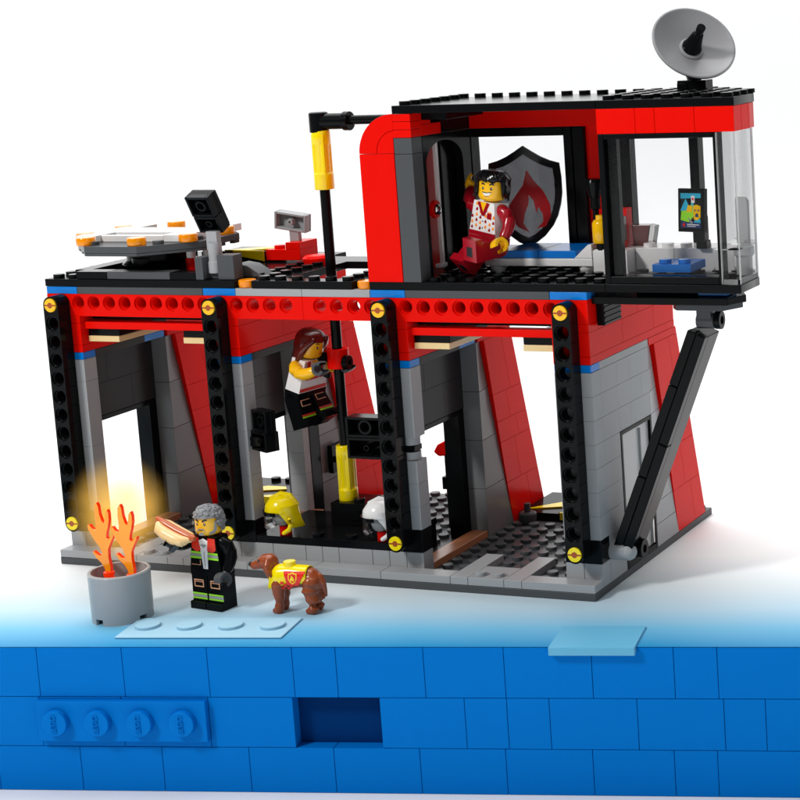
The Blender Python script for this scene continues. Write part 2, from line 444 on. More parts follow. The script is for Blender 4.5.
# --- dividing walls (each copy: grey door wall, gray post, red leaning leg)
def legx(z):           # outer front edge, gray boundary, back edge in y
    return 10 - (z - .4) * .195, 14 - (z - .4) * .27
def divider(k, kind):
    X0 = 10*k; Xc = X0 + 1; X1 = X0 + 2
    wl = MB(); iw = MB(); pw = MB()
    # front column above the black footing
    if k == 2:
        bricks(wl, Xc, X1, 0, 1, 2.8, 6.4, 'y', 1.2, 4); bricks(wl, Xc, X1, 0, 1, 7.6, 11.2, 'y', 3.6, 4)
        wl.box(Xc-1+g, Xc-g, 0, 1, 2.8, 11.2)
        wl.cyl((Xc+.5, .5, 6.4), .44, .42); wl.cyl((Xc+.5, .5, 7.18), .44, .44)
        gp = MB(); gp.box(Xc+.12, Xc+.85, .12, .88, 6.86, 7.14); gp.build("clip", BLK, st, .02)
    elif k == 1:
        bricks(wl, Xc, X1, 0, 1, 2.8, 11.2, 'y', 2.4, 4); wl.box(Xc-1+g, Xc-g, 0, 1, 2.8, 11.2)
    elif k == 0:
        bricks(wl, Xc, X1, 0, 1, 2.8, 11.2, 'y', 3.6, 4, seed=1); bricks(wl, X0, Xc, 0, 1, 2.8, 11.2, 'y', 2.4, 4)
    a, b = X0, Xc
    if k == 3:
        a, b = Xc, X1
        bricks(wl, a, b, 0, 1.0, 2.8, 11.2, 'y', 1.2, 4); bricks(wl, X0, Xc, 0, 1, 2.8, 11.2, 'y', 2.4, 4)
        bricks(wl, a, b, 1.0, 3, .4, 11.2, 'y', 1.2, 4, seed=1)
        bricks(wl, a, b, 3, 7, 7.6, 11.2, 'y', 1.2, 3, seed=1)
    elif k == 1:
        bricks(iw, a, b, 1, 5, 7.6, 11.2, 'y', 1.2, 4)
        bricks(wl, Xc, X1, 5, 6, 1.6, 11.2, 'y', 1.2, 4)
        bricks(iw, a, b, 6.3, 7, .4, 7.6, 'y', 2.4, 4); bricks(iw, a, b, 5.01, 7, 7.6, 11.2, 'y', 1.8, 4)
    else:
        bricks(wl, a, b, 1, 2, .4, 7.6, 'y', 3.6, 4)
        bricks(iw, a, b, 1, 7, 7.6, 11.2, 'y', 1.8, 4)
    # grey rear post: wedge whose outer face leans back
    zz = [(.4, 0), (11.2, .36)]
    ya0, yb0 = legx(.4); ya1, yb1 = legx(11.2)
    fr = 7 if k != 1 else 6.6
    rec = .36
    v = []
    for z, r in zz:
        ya = legx(z)[0] + .25
        v += [(X0 if k != 3 else Xc, fr, z), (X1, fr, z), (X1 - r, ya, z), (X0 if k != 3 else Xc, ya, z)]
    # split into courses for seams
    n = 9 if k == 3 else 4
    for i in range(n):
        def L(t, q): return [v[q][c] + (v[q+4][c] - v[q][c]) * t for c in range(3)]
        t0, t1 = i/n + .001, (i+1)/n - .001
        vv = [L(t0, q) for q in range(4)] + [L(t1, q) for q in range(4)]
        pw.add(vv, [(0,3,2,1),(4,5,6,7),(0,1,5,4),(1,2,6,5),(2,3,7,6),(3,0,4,7)])
    wobj = wl.build("wall", LG, st, .012)
    if iw.v: iw.build("inner_wall", SG if k != 1 else DG, st, .012)  # darker greys paint the bay shade onto the inner walls
    if pw.v: pw.build("rear_post", MG if k != 3 else LG, st, .012)  # inner posts get a darker grey for bay shade, outer post stays light
    # red leaning leg
    rl = MB(); cuts = [.4, 2.8, 5.2, 6.4, 8.0, 11.2]
    for i, (z0, z1) in enumerate(zip(cuts[:-1], cuts[1:])):
        z0 += .006; z1 -= .006
        xs = [(X0 if k != 3 else X0+.4, X1)]
        y0a, y0b = legx(z0); y1a, y1b = legx(z1)
        m0 = y0a + (y0b-y0a) * (.45 if i % 2 else .62); m1 = y1a + (y1b-y1a) * (.45 if i % 2 else .62)
        for (pa, pb), (qa, qb) in ((((y0a), m0-.006), ((y1a), m1-.006)), ((m0+.006, y0b), (m1+.006, y1b))):
            rl.prism([(pa, z0), (pb, z0), (qb, z1), (qa, z1)], 'x', xs[0][0], xs[0][1])
    y0 = legx(11.2)[1]
    rl.prism([(7.2, 11.21), (y0-.01, 11.21), (y0 - .12, 11.59), (7.2, 11.59)], 'x', X0 if k != 3 else X0+.4, X1)
    rl.build("leaning_pillar", RED, st, .012)
    # red upper wall, open at the back curve
    uw = MB()
    bk = 10.85
    cs = [11.6, 12.0, 13.2, 13.6, 14.8]
    if k == 3: cs = [11.6, 12.0, 13.2, 14.4, 14.8]
    for i, (z0, z1) in enumerate(zip(cs[:-1], cs[1:])):
        fy = 0 if z1 <= 13.61 else 1
        if k == 3 and z1 > 13.3: fy = 1.0
        xa, xb = X0, X1
        if k == 3: xa = Xc
        js = [fy, 4 if i % 2 else 6, 8 if i % 2 else 9.6, bk - (z0-11.2)*.1]
        for a_, b_ in zip(js[:-1], js[1:]):
            uw.box(xa+.006, xb-.006, a_+.006, b_-.006, z0+.006, z1-.006)
    if k == 3:
        uw.box(X0, Xc-.01, 0, .99, 11.6, 13.59); uw.box(Xc, X1-.006, 0, .99, 13.2, 13.59)
    uw.build("upper_wall", RED, st, .012)
    bt = MB(); bt.box(X0+.01, X1-.01, .01, 1, 11.21, 11.59)
    bt.build("blue_plate", TBL, st, .03); bt = MB()
    if k != 3:
        bt.box(X0+.02, X1-.04, 5.2, 6.98, 11.21, 11.59)
        bt.build("blue_plate", TBL, st, .03)
    ub = MB(); ub.box((X0 if k != 3 else Xc)+.01, X1-.006, 1, (5.2 if k != 3 else 7.1), 11.204, 11.59)
    ub.build("lintel_course", LG if k == 3 else SG, st, .02)  # inner lintels carry the same painted shade
    # footing
    ft = MB()
    if k == 3: ft.box(X0+.01, X1, 0, 1, 1.6, 2.79)
    else:
        ft.box(X0+.01, X1, 0, 1, 1.6, 2.79)
    ft.build("footing_brick", BLK, st, .03)
    # door frame
    df = MB()
    if k in (0, 2):
        x0, x1 = X0+.02, X0+.98
        df.box(x0, x1, 6.35, 6.98, .4, 7.58); df.box(x0, x1, 2.02, 2.15, .4, 7.58); df.box(x0, x1, 2.15, 6.35, 7.3, 7.58)
        df.build("door_frame", BLK, st, .03)
        sl = MB(); sl.box(Xc+.02, X1-.02, 1.02, 6.96, .41, .8); sl.build("door_sill", NOU, st, .03)
    elif k == 1:
        df.box(Xc+.05, X1-.02, 6.02, 6.58, .4, 8.6); df.box(X1-.2, X1+.03, 5.6, 6.0, 1.6, 7.6)
        df.box(X0+.02, Xc-.02, 1.0, 6.2, 7.3, 7.58)
        df.build("door_frame", BLK, st, .03)
        sl = MB(); sl.box(Xc+.02, X1+.6, 3.2, 5.6, 1.62, 1.9); sl.build("door_sill", NOU, st, .03)
    else:
        x0, x1 = Xc+.3, X1+.03
        df.box(x0, x1, 3.0, 3.22, .4, 7.6); df.box(x0, x1, 6.78, 7.0, .4, 7.6); df.box(x0, x1, 3.22, 6.78, 7.38, 7.6); df.box(x0, x1, 3.22, 6.78, .4, .7)
        fo = df.build("door_frame", BLK, st, .03)
        dg = MB(); dg.box(X1-.25, X1-.12, 3.2, 6.8, .7, 7.4); dg.box(X1-.12, X1+.0, 5.5, 5.62, 1, 7.2)
        dp = dg.build("door_pane", TFG, fo, .02)
        dh = MB(); dh.box(X1-.1, X1+.02, 6.5, 6.66, .8, 2.6); dh.build("door_edge", CHR, fo, .02)
for k in range(4): divider(k, None)

# --- front cross beams with holes
def beam(x0, x1):
    mb = MB(); z0, z1 = 13.6, 14.8
    c = z0 + .72
    mb.box(x0+g, x0+.5, 0, 1, z0, z1-.005); mb.box(x1-.5, x1-g, 0, 1, z0, z1-.005)
    for x in frange(x0+1, x1):
        mb.holecell(x, c, 0, 1, square_shape(.5, c - z0, z1 - .005 - c))
    return mb.build("crossbeam", RED, st, 0)
beam(0, 16); beam(16, 32)
for k in (0, 2):
    mb = MB(); mb.box(10*k+2.02, 10*k+10.5, .3, .95, 12.85, 13.24)
    mb.build("garage_rail", RED, st, .03)
    for a in (2.05, 8.15):
        mb = MB(); mb.box(10*k+a, 10*k+a+2, .5, 4.6, 12.12, 12.44); mb.build("rafter", TAN, st, .03)
        mb = MB(); mb.box(10*k+a, 10*k+a+2, .55, 4.6, 12.45, 12.84); mb.build("rafter_plate", BLK, st, .03)
    mb = MB(); mb.box(10*k+2.02, 10*k+9.98, 1.02, 1.9, 13.62, 14.78); mb.build("inner_beam", RED, st, .02)
    mb = MB(); mb.box(10*k+2.02, 10*k+9.98, 1.0, 5, 13.3, 13.6); mb.build("door_track", BLK, st, .02)
# --- plate layer above the beam
for a, b, y0_, y1_, m_ in ((2, 10, 0, 1, DG), (22, 30, 0, 1, DG), (0, 12, 1, 10.6, DG), (20, 32, 1, 10.6, DG), (12, 16, 0, 1, LG), (16, 20, 0, 1, LG)):
    mb = MB(); mb.box(a+g, b-g, y0_+(.02 if y0_ else 0), y1_, 14.8, 15.19); mb.build("floor_plate", m_, st, .025)
for k in range(4):
    mb = MB(); mb.box(10*k+g, 10*k+2-g, .0, .99, 14.8, 15.19); mb.build("blue_plate", TBL, st, .03)
# --- roof of the left bay
mb = MB(); mb.box(-.03, 12-g, -.02, 10.8, 15.2, 15.6)
mb.studs([.5], frange(.5, 10), 15.6); mb.stud(1.5, .5, 15.6)
mb.studs(frange(1.5, 9), [9.5], 15.6)
mb.box(2, 4-g, .05, 1, 15.61, 16); mb.box(8+g, 9.6, .05, 1, 15.61, 16); mb.box(1.1, 2.1, 1.1, 8.8, 15.61, 15.95)
mb.build("roof_slab", BLK, st, .03)
mb = MB(); mb.box(4+g, 8-g, .05, 1, 15.61, 16); mb.box(9.62, 10.1, .05, 1, 15.61, 16.8); mb.box(10.9, 11.9, .2, 1, 15.61, 16.9); mb.box(9.8, 11.2, .55, 1, 15.61, 16.3)
mb.prism([(11.3, 15.61), (12.9, 15.61), (12.6, 15.85), (12.0, 16.2), (11.3, 16.3)], 'y', 1.2, 2.4)
mb.build("roof_edging", DG, st, .03)
# --- roof of the middle bay
mb = MB(); mb.box(13+g, 19-g, 0, 1, 15.2, 15.6); mb.studs(frange(13.5, 19), [.5], 15.6)
mb.box(12.02, 14.4, 1, 7, 15.2, 15.6); mb.studs([12.5, 13.5], frange(1.5, 6), 15.6)
mb.box(17.6, 20, 1, 3, 15.2, 15.6); mb.studs([18.5, 19.4], [1.5, 2.5], 15.6)
mb.box(12.02, 20, 7, 9, 15.2, 15.6)
mb.build("roof_slab", BLK, st, .03)
for x, f in ((12.45, 0), (19.55, 0)):
    mb = MB(); mb.lathe([(.42, 15.21), (.46, 15.35), (.46, 15.55), (.42, 15.6)], (x, .5, 0), 24); mb.build("orange_light", TOR, st, .02)
# hazard striped ramp at the back of the roof
mb = MB(); mb.box(6.6, 9.4, 6.6, 8.6, 15.61, 16.2); r1 = mb.build("hazard_plate", BLK, st, .03)
mb = MB(); mb.prism([(6.8, 6.6), (8.4, 6.6), (9.4, 7.4), (9.4, 8.2), (8.0, 7.6)], 'z', 16.2, 16.28); mb.prism([(7.4, 16.0), (9.41, 15.65), (9.41, 16.25), (7.4, 16.25)], 'y', 6.52, 6.6); mb.build("hazard_stripe", YE, r1, .02)
mb = MB(); mb.box(9.5, 11.7, 6.6, 8.4, 15.7, 16.3); mb.studs([10.1], [7.1], 16.3); mb.box(10.8, 11.7, 6.6, 8.4, 16.3, 16.7)
mb.lathe([(.75, 15.3), (.75, 15.95), (.6, 16.1), (.1, 16.15)], (13.1, 6.0, 0), 28)
mb.build("roof_bricks", RED, st, .03)

# --- upper floor slab and overhang
OV = [(33, 0), (39.95, 0), (39.95, 2.6), (39.6, 3.4), (38.6, 4.6), (36.5, 6.6), (33, 6.95)]
mb = MB(); mb.box(20, 33-g, 0, 10.8, 15.2, 15.6); mb.prism([(x+.0, y) for x, y in OV], 'z', 15.2, 15.6)
mb.studs(frange(23.5, 33), frange(.5, 6), 15.6); mb.studs(frange(33.5, 39), frange(1.5, 4), 15.6)
mb.build("upper_floor", BLK, st, .03)
mb = MB(); mb.prism([(32.05, .4), (39.1, .4), (39.6, 1.6), (39.0, 2.8), (37.5, 4.4), (32.05, 4.4)], 'z', 14.55, 14.9)
mb.box(32.05, 32.45, .9, 2.9, 13.4, 14.5)
for i in range(4): mb.box(32.4, 32.5 - 0*i, .9, 2.9, 13.45 + i*.26, 13.56 + i*.26)
mb.prism([(34.0, 1.4), (38.4, 1.4), (38.6, 2.4), (36.8, 3.8), (34.0, 3.8)], 'z', 14.9, 15.2)
mb.build("overhang_plate", BLK, st, .03)
mb = MB(); mb.box(37.4, 38.9, .9, 2.2, 14.92, 15.18); mb.build("blue_plate", TBL, st, .03)
mb = MB(); mb.prism([(36.2, 1.0), (38.6, 1.0), (39.2, 2.2), (38.2, 3.2), (36.0, 3.2), (35.8, 1.6)], 'z', 14.18, 14.54)
mb.box(37.0, 37.75, 1.55, 2.3, 13.3, 14.2); mb.cyl((36.95, 1.9, 13.55), .38, .9, 'x')
mb.build("strut_bracket", DG, st, .03)
mb = MB(); mb.cyl((37.8, 1.9, 13.6), .3, .25, 'x'); mb.tube((37.9, 1.9, 13.6), .2, .45, .3, 'x'); mb.build("hinge_pin", BLK, st, .03)
# --- diagonal strut
b0 = Vector((32.62, 1, 2.06)); t0 = Vector((37.18, 1, 13.06)); d = (t0 - b0); Ls = d.length; d.normalize()
ux = Vector((d.z, 0, -d.x)); M = Matrix(((ux.x, 0, d.x, b0.x), (0, 1, 0, b0.y), (ux.z, 0, d.z, b0.z), (0, 0, 0, 1)))
mb = MB(); mb.M = M
hw = .49
for a, b in ((0, 3.98), (4.02, 8.98), (9.02, Ls)):
    mb.box(-hw, -.02, 0, .5, a, b); 
for a, b in ((0, 5.98), (6.02, Ls)): mb.box(.0, hw, -.05, .5, a, b)
mb.box(-hw+.02, hw-.01, .5, 2, 0.02, Ls-.02)
mb.build("strut", BLK, st, .05)
mb = MB(); mb.cyl((31.9, 1.2, 1.95), .42, .9, 'x'); mb.box(32.0, 32.9, 1.0, 2.2, 1.55, 1.95); mb.sphere((32.9, 1.2, 1.95), .44)
mb.build("strut_foot", LG, st, .03)
mb = MB(); mb.tube((33.05, 2.0, 1.9), .2, .5, .4, 'x'); mb.build("hinge_pin", BLK, st, .03)

# --- vertical hole arms with pins
mb = MB(); n_ = 13
for i in range(n_):
    z = 2.325 + i
    mb.holecell(0, z, -.98, -.03, square_shape(.47, .5, .5, i == n_-1, i == 0), ri=.31, rc=.385)
arm = mb.build("hole_beam", BLK, st, .035); arm.location = (1*S, 0, 0)
def pinmesh(z, col):
    mb = MB()
    mb.tube((0, -1.03, z), .15, .37, .3, 'y', 28)
    mb.mi = 1; mb.box(-.36, .36, -1.042, -.7, z-.045, z+.045); mb.cyl((0, -1.04, z), .16, .3, 'y', 16)
    mb.mi = 0; mb.cyl((0, -.8, z), .3, 1.0, 'y'); 
    return mb
pins = []
for z, m in ((2.325, YE), (14.325, YO)):
    pins.append(pinmesh(z, m).build("connector_pin", [m, plastic("pin_slot_" + str(int(z)), (0.35, .06, .0), .4)], arm, .02))
for x in (11, 21, 31):
    a2 = arm.copy(); C.objects.link(a2); a2.location = (x*S, 0, 0)
    for q in pins:
        c2 = q.copy(); C.objects.link(c2); c2.parent = a2

# --- bay 2 black ledge
mb = MB(); mb.box(12+.02, 20, 0, 2, 1.6, 2.0); mb.box(12.0, 20, 2.01, 5.0, 1.6, 2.0)
mb.studs([15.5, 17.5], [.5], 2.0); mb.box(12.02, 20, 1.02, 4.9, .4, 1.6)
mb.box(15.0, 19.9, 2.6, 4.6, 2.01, 3.2); mb.studs(frange(15.5, 20), [3.1], 3.2, skip=((15.5, 3.1),)); mb.box(16.2, 16.8, 2.54, 2.6, 2.3, 2.9)
mb.build("equipment_ledge", BLK, st, .03)
# --- back ramps with hazard stripes in the bays
for k in (0, 2):
    X = 10*k
    mb = MB(); mb.box(X+2.05, X+10-.05 + (1 if k == 2 else 0), 10.6, 14.9, .4, .85); mb.studs([X+3.5, X+4.5], [14.4], .85)
    bp_ = mb.build("hazard_plate", BLK, st, .03)
    mb = MB()
    mb.prism([(X+2.2, 11.0), (X+3.9, 12.9), (X+5.2, 12.9), (X+5.6, 12.4)], 'z', .85, .93)
    mb.prism([(X+4.5, 10.6), (X+7.8, 12.2), (X+9.4, 12.2), (X+9.4, 11.6), (X+6.4, 10.6)], 'z', .85, .93)
    mb.box(X+4.6, X+6.6, 10.55, 10.62, .5, .93)
    mb.build("hazard_stripe", YE, bp_, .01)

# --- upper room: arch on the left
mb = MB()
def arc(cx, cz, rx, rz, a0, a1, n=14): return [(cx + rx*math.cos(a0 + (a1-a0)*i/n), cz + rz*math.sin(a0 + (a1-a0)*i/n)) for i in range(n+1)]
mb.prism([(20, 15.6), (21.96, 15.6), (21.96, 22.03), (20, 22.03)], 'y', 0, .98)
outer = arc(22, 22.05, 2.0, 1.95, PI, PI/2); inner = arc(22, 22.05, 1.02, 1.12, PI, PI/2)
mb.prism(outer + inner[::-1], 'y', 0, .98)
mb.prism([(p[0]+.012, p[1]) for p in arc(22, 22.05, 1.0, 1.1, PI, PI/2)] + [(22, 22.8), (21.97, 22.8), (21.97, 22.05)], 'y', .004, .97)
mb.box(22.0, 23.0, 0, 1, 23.62, 23.98); mb.box(22.0, 23.0, 0, 1, 23.22, 23.6); mb.box(22.0, 23.0, 0, 1, 22.82, 23.2)
mb.box(22.1, 23.0, 1.02, 2, 23.4, 23.98); mb.box(22.1, 23, 1.02, 3, 22.82, 23.38)
mb.build("red_arch", RED, st, .02)
mb = MB(); mb.prism([(20, 15.6), (21.0, 15.6), (21.0, 22.0), (20, 22.0)], 'y', 1, 6.9)
oo = arc(22, 22.05, 2.0, 1.95, PI, PI/2); ii = arc(22, 22.05, 1.0, .95, PI, PI/2)
mb.prism(oo + ii[::-1], 'y', 1, 6.9)
mb.build("rear_arch_wall", RED, st, .02)
mb = MB(); mb.box(22.0, 23.0, .0, 1, 15.6, 22.0); mb.box(22.0, 23.0, 0, 1, 22.02, 22.8); mb.build("arch_column", DG, st, .02)
# arched black inner wall
mb = MB()
pts = [(1.02, 15.6), (1.3, 15.6), (1.3, 21.3)] + [(p[0], p[1]) for p in arc(3.2, 21.3, 1.9, 1.15, PI, 0, 16)] + [(5.1, 15.6), (7.0, 15.6), (7.0, 22.8), (1.02, 22.8)]
mb.prism(pts, 'x', 22.55, 23.0)
mb.build("arched_inner_wall", BLK, st, .03)
mb = MB(); mb.box(22.2, 22.5, 3.7, 6.9, 15.62, 22.7); mb.build("closet_panel", BLK, st, .03)
mb = MB(); mb.box(22.2, 22.4, 3.4, 3.62, 15.8, 22.6); mb.box(22.2, 22.5, 2.9, 3.66, 15.9, 16.1); mb.build("closet_trim", WH, st, .02)
mb = MB(); mb.sphere((22.45, 3.1, 18.9), .3, sc=(.6, 1, 1)); mb.mi = 1; mb.tube((22.2, 3.1, 18.9), .28, .46, .2, 'x'); mb.build("closet_lamp", [CHR, RED], st, .02)

# --- back wall of the upper room (two openings with window frames)
mb = MB(); mb.box(23, 33, 6, 7, 22.8, 24.0); mb.box(29.5, 31.4, 6.3, 7.0, 15.6, 22.8); mb.build("back_lintel", RED, st, .02)
mb = MB()
def frame(x0, x1, y0, y1, z0, z1, l, r, t, b):
    mb.box(x0, x0+l, y0, y1, z0, z1); mb.box(x1-r, x1, y0, y1, z0, z1); mb.box(x0+l, x1-r, y0, y1, z1-t, z1); mb.box(x0+l, x1-r, y0, y1, z0, z0+b)
frame(22.6, 28.8, 6, 6.9, 15.6, 22.79, .45, .45, .45, .3); mb.box(28.85, 29.5, 6, 6.9, 15.6, 22.79)
wf = mb.build("window_frame", BLK, st, .05)
mb = MB(); mb.box(23.05, 28.35, 6.3, 6.36, 15.9, 22.34); mb.build("window_pane", GLS, wf, 0)
mb = MB(); frame(31.4, 35.75, 6, 6.8, 15.6, 22.79, .62, .5, .45, .3)
wf = mb.build("window_frame", BLK, st, .05)
mb = MB(); mb.box(31.9, 35.3, 6.3, 6.36, 15.9, 22.34); mb.build("window_pane", GLS, wf, 0)
# --- front window of the control room
mb = MB(); frame(33.0, 39.0, .05, .95, 15.61, 22.79, .28, .16, .25, .36)
mb.box(33.3, 33.75, .5, .95, 15.9, 22.6)
wf = mb.build("window_frame", BLK, st, .04)
mb = MB(); mb.box(33.28, 38.84, .3, .34, 15.97, 22.54); mb.build("window_pane", GLS, wf, 0)
# clear curved corner panel
cor = [(39.02, .06), (39.9, .06), (39.9, 2.5), (39.55, 3.35), (38.6, 4.5), (36.6, 6.4)]
mb = MB(); n = len(cor)
v = [(x, y, 15.62) for x, y in cor] + [(x, y, 22.78) for x, y in cor]
mb.add(v, [(i, i+1, n+i+1, n+i) for i in range(n-1)])
cp = mb.build("clear_corner_panel", GLC, st, 0, smooth=False)
mb = MB()
for i, (x, y) in enumerate(cor[:4]): mb.box(x-.035, x+.035, y+.0, y+.07, 15.63, 22.77)
for i in range(4):
    (x0, y0), (x1, y1) = cor[i], cor[i+1]
    L = math.hypot(x1-x0, y1-y0); nx, ny = -(y1-y0)/L*.55, (x1-x0)/L*.55
    mb.prism([(x0, y0), (x1, y1), (x1+nx, y1+ny), (x0+nx, y0+ny)], 'z', 17.25, 17.29)
    mb.prism([(x0, y0), (x1, y1), (x1+nx*.2, y1+ny*.2), (x0+nx*.2, y0+ny*.2)], 'z', 15.62, 15.85)
mb.build("panel_edge", EDG, cp, .0)
# --- roof
mb = MB(); mb.box(22, 33-g, 0, 7, 24.0, 24.4); mb.studs([22.5], frange(.5, 7), 24.4); mb.studs(frange(23.5, 33), [6.5], 24.4)
mb.prism([(33+g, 0), (40, 0), (40, 2.8), (39.7, 3.6), (38.7, 4.8), (36.7, 6.7), (33+g, 7)], 'z', 24.0, 24.4)
mb.box(33.4, 38.2, .9, 5.2, 24.2, 24.41)
for x in frange(33.5, 40):
    for y in frange(.5, 7):
        if x + y < 43.2 and (x, y) not in ((35.5, 5.5), (36.5, 5.5)): mb.stud(x, y, 24.4)
mb.build("roof_slab", BLK, st, .03)
mb = MB()
for a, b in ((33, 35), (35, 36), (36, 38), (38, 39.98)): mb.box(a+.008, b-.008, 0, 1, 22.8, 23.99)
mb.box(39, 39.98, 1.01, 2.0, 22.8, 23.99); mb.prism([(39, 2.02), (39.98, 2.02), (39.95, 2.8), (39.5, 3.6), (38.6, 4.7), (36.7, 6.6), (36, 6.6), (38.0, 4.2)], 'z', 22.8, 23.99)
mb.build("roof_fascia", RED, st, .02)
mb = MB(); mb.box(33.02, 36.4, 6, 6.9, 22.8, 23.99); mb.build("rear_fascia", RED, st, .02)
mb = MB(); mb.box(22.1, 22.98, 3.02, 6.98, 22.81, 23.99); mb.box(23.0, 24.4, 1.1, 5.0, 23.6, 23.99); mb.build("roof_underlay", BLK, st, .02)

# ================================================================== THINGS ON THE ROOF
PZ = 17.43
pad = thing("landing_pad", "grey octagonal drone landing pad with white cross markings and orange lights on the left roof", "landing pad", (4.85, 3.5, 15.6))
h, k_ = 4.05, 1.66
mb = MB(); oc = [(-h, -k_), (-k_, -h), (k_, -h), (h, -k_), (h, k_), (k_, h), (-k_, h), (-h, k_)]
zt = PZ - 15.6
mb.prism(oc, 'z', zt-.36, zt)
for i in range(8):       # broken lower rim: small feet under the edge
    (x0, y0), (x1, y1) = oc[i], oc[(i+1) % 8]
    for t0, t1 in ((0, .2), (.42, .62), (.86, 1)) if i in (0, 3, 4, 7) else ((0, 1),):
        a = (x0+(x1-x0)*t0, y0+(y1-y0)*t0); b = (x0+(x1-x0)*t1, y0+(y1-y0)*t1)
        mb.prism([(a[0]*.995, a[1]*.995), (b[0]*.995, b[1]*.995), (b[0]*.93, b[1]*.93), (a[0]*.93, a[1]*.93)], 'z', zt-.52, zt-.361)
for x, y in ((-1.6, -3.3), (1.0, -3.4), (2.2, -2.9), (3.3, -1.0), (-3.3, 1.2), (3.4, 1.4)): mb.stud(x, y, zt)
mb.build("platform", DG, pad, .03)
mb = MB(); mb.box(-3.3, -2.0, -2.6, 2.6, zt+.005, zt+.4); mb.box(-2.0, 2.0, -1.0, 1.0, zt+.005, zt+.4); mb.box(2.0, 3.3, -2.2, 3.0, zt+.005, zt+.4); mb.box(-2.0, 2.0, -2.2, -1.9, zt, zt+.36)
mb.build("white_marking", WH, pad, .04)
mb = MB(); mb.lathe([(2.0, .01), (2.0, .5), (1.75, .7), (1.75, zt-.4)], (0, 0, 0), 40); mb.tube((0, -1.2, .0), .3, .75, .9, 'z')
mb.build("pedestal", BLK, pad, .03)
for x, y in ((-3.5, -1.6), (-2.0, -3.45), (1.3, -3.5), (3.35, -1.9), (3.5, 1.2), (1.5, 3.4), (-1.4, 3.5), (-3.4, 1.5)):
    mb = MB(); mb.lathe([(.46, 0.0), (.5, .08), (.5, .36), (.46, .42), (.2, .43)], (x, y, zt+.005), 24)
    mb.build("orange_light", TOR, pad, .02)
# small fire extinguishers under the pad
for i, (x, y) in enumerate(((8.0, 2.0), (8.6, 2.6))):
    e = thing("extinguisher", ("small red and white cylinder under the landing pad, nearer the front edge", "small red and white cylinder under the landing pad, set further back")[i], "extinguisher", (x, y, 15.6), group="small cylinders under the landing pad")
    mb = MB(); mb.lathe([(.3, 0), (.3, .9)], (0, 0, 0), 18); mb.build("body", RED, e, .03)
    mb = MB(); mb.lathe([(.24, .9), (.24, 1.4)], (0, 0, 0), 18); mb.build("cap", WH, e, .03)

MG2 = plastic('dish_grey_plastic', (.30, .30, .31), .3, spec=.2)
def hollow(mb, x0, x1, z0, z1, d=.8, t=.14, ring=True, r=.32):
    """a box open toward -y, with a tube inside"""
    y0, y1 = 0, d
    mb.box(x0, x1, y1-.15, y1, z0, z1)
    mb.box(x0, x0+t, y0, y1-.15, z0, z1); mb.box(x1-t, x1, y0, y1-.15, z0, z1)
    mb.box(x0+t, x1-t, y0, y1-.15, z0, z0+t); mb.box(x0+t, x1-t, y0, y1-.15, z1-t, z1)
    cx, cz = (x0+x1)/2, (z0+z1)/2
    if ring: mb.tube((cx, y0+.08, cz), r*.68, r, d-.25, 'y')
fl1 = thing("floodlight", "black floodlight tilted on a light grey post beside the landing pad", "floodlight", (10.45, .75, 15.6))
mb = MB(); mb.lathe([(.42, .3), (.42, .9), (.36, .95), (.36, 1.9)], (0, 0, 0), 24); mb.box(-.36, .3, -.2, .2, 1.5, 2.5); mb.build("post", LG, fl1, .04)
mb = MB(); mb.M = Matrix.Translation((-.35, -.2, 3.25)) @ Matrix.Rotation(math.radians(-3), 4, 'Z') @ Matrix.Rotation(math.radians(27), 4, 'X')
hollow(mb, -.75, .72, .0, 1.2, .55); hollow(mb, -.72, .75, -1.0, -.02, .75, r=.2); mb.box(-.74, .74, .56, .8, -.9, 1.2)
mb.build("lamp_head", BLK, fl1, .04)
fl2 = thing("floodlight", "light grey floodlight standing on the red brick at the back of the roof", "floodlight", (10.95, 7.3, 16.7))
mb = MB(); mb.box(-.3, .3, 0, .3, -.4, .6); mb.build("post", LG, fl2, .03)
mb = MB(); mb.M = Matrix.Translation((-.15, -.1, 1.0)) @ Matrix.Rotation(math.radians(5), 4, 'X') @ Matrix.Rotation(math.radians(8), 4, 'Y')
hollow(mb, -1.0, 1.0, -.45, .55, .6, ring=False); mb.tube((0, -.02, .05), .07, .2, .5, 'y'); mb.build("lamp_head", LG, fl2, .04)
# satellite dish
sd = thing("satellite_dish", "grey round satellite dish with black feed cone on the black control room roof", "satellite dish", (36.15, 5.0, 24.4))
mb = MB(); mb.box(-.75, .75, -.45, .55, 0.01, .62); mb.box(-.75, -.2, -.5, -.45, .1, .5); mb.build("base", BLK, sd, .03)
ax = Vector((.563, -.568, .602)).normalized(); Rq = ax.to_track_quat('Z', 'Y').to_matrix().to_4x4()
cen = Vector((36.22, 5, 26.82)) - Vector((36.15, 5.0, 24.4))
bot = cen - ax * .62
mb = MB()
def bowl(r): return .62 * (r/2.05)**2
rs = [.02, .5, .9, 1.3, 1.65, 1.9, 2.05]
prof = [(r, bowl(r)-.1) for r in rs[::-1]] 
prof = [(.02, -.12)] + [(r, bowl(r)-.12) for r in rs[1:]] + [(2.14, .56), (2.14, .66), (2.04, .68)] + [(r, bowl(r)+.03) for r in rs[::-1][1:]]
mb.lathe(prof, bot, 56, Rq, caps=False); mb.lathe([(.62, .02), (.62, .2), (.5, .24)], bot, 28, Rq)
mb.build("dish", MG2, sd, .02, angle=50)
mb = MB(); mb.lathe([(.5, .2), (.5, .34), (.44, .4), (.27, 1.35), (.24, 1.36), (.18, 1.42), (.18, 1.62), (.22, 1.64), (.22, 1.9), (.12, 1.9)], bot, 24, Rq)
mb.rod(bot - ax*.1, bot - ax*.75, .3); mb.rod(bot - ax*.7, Vector((0, .1, .5)), .34)
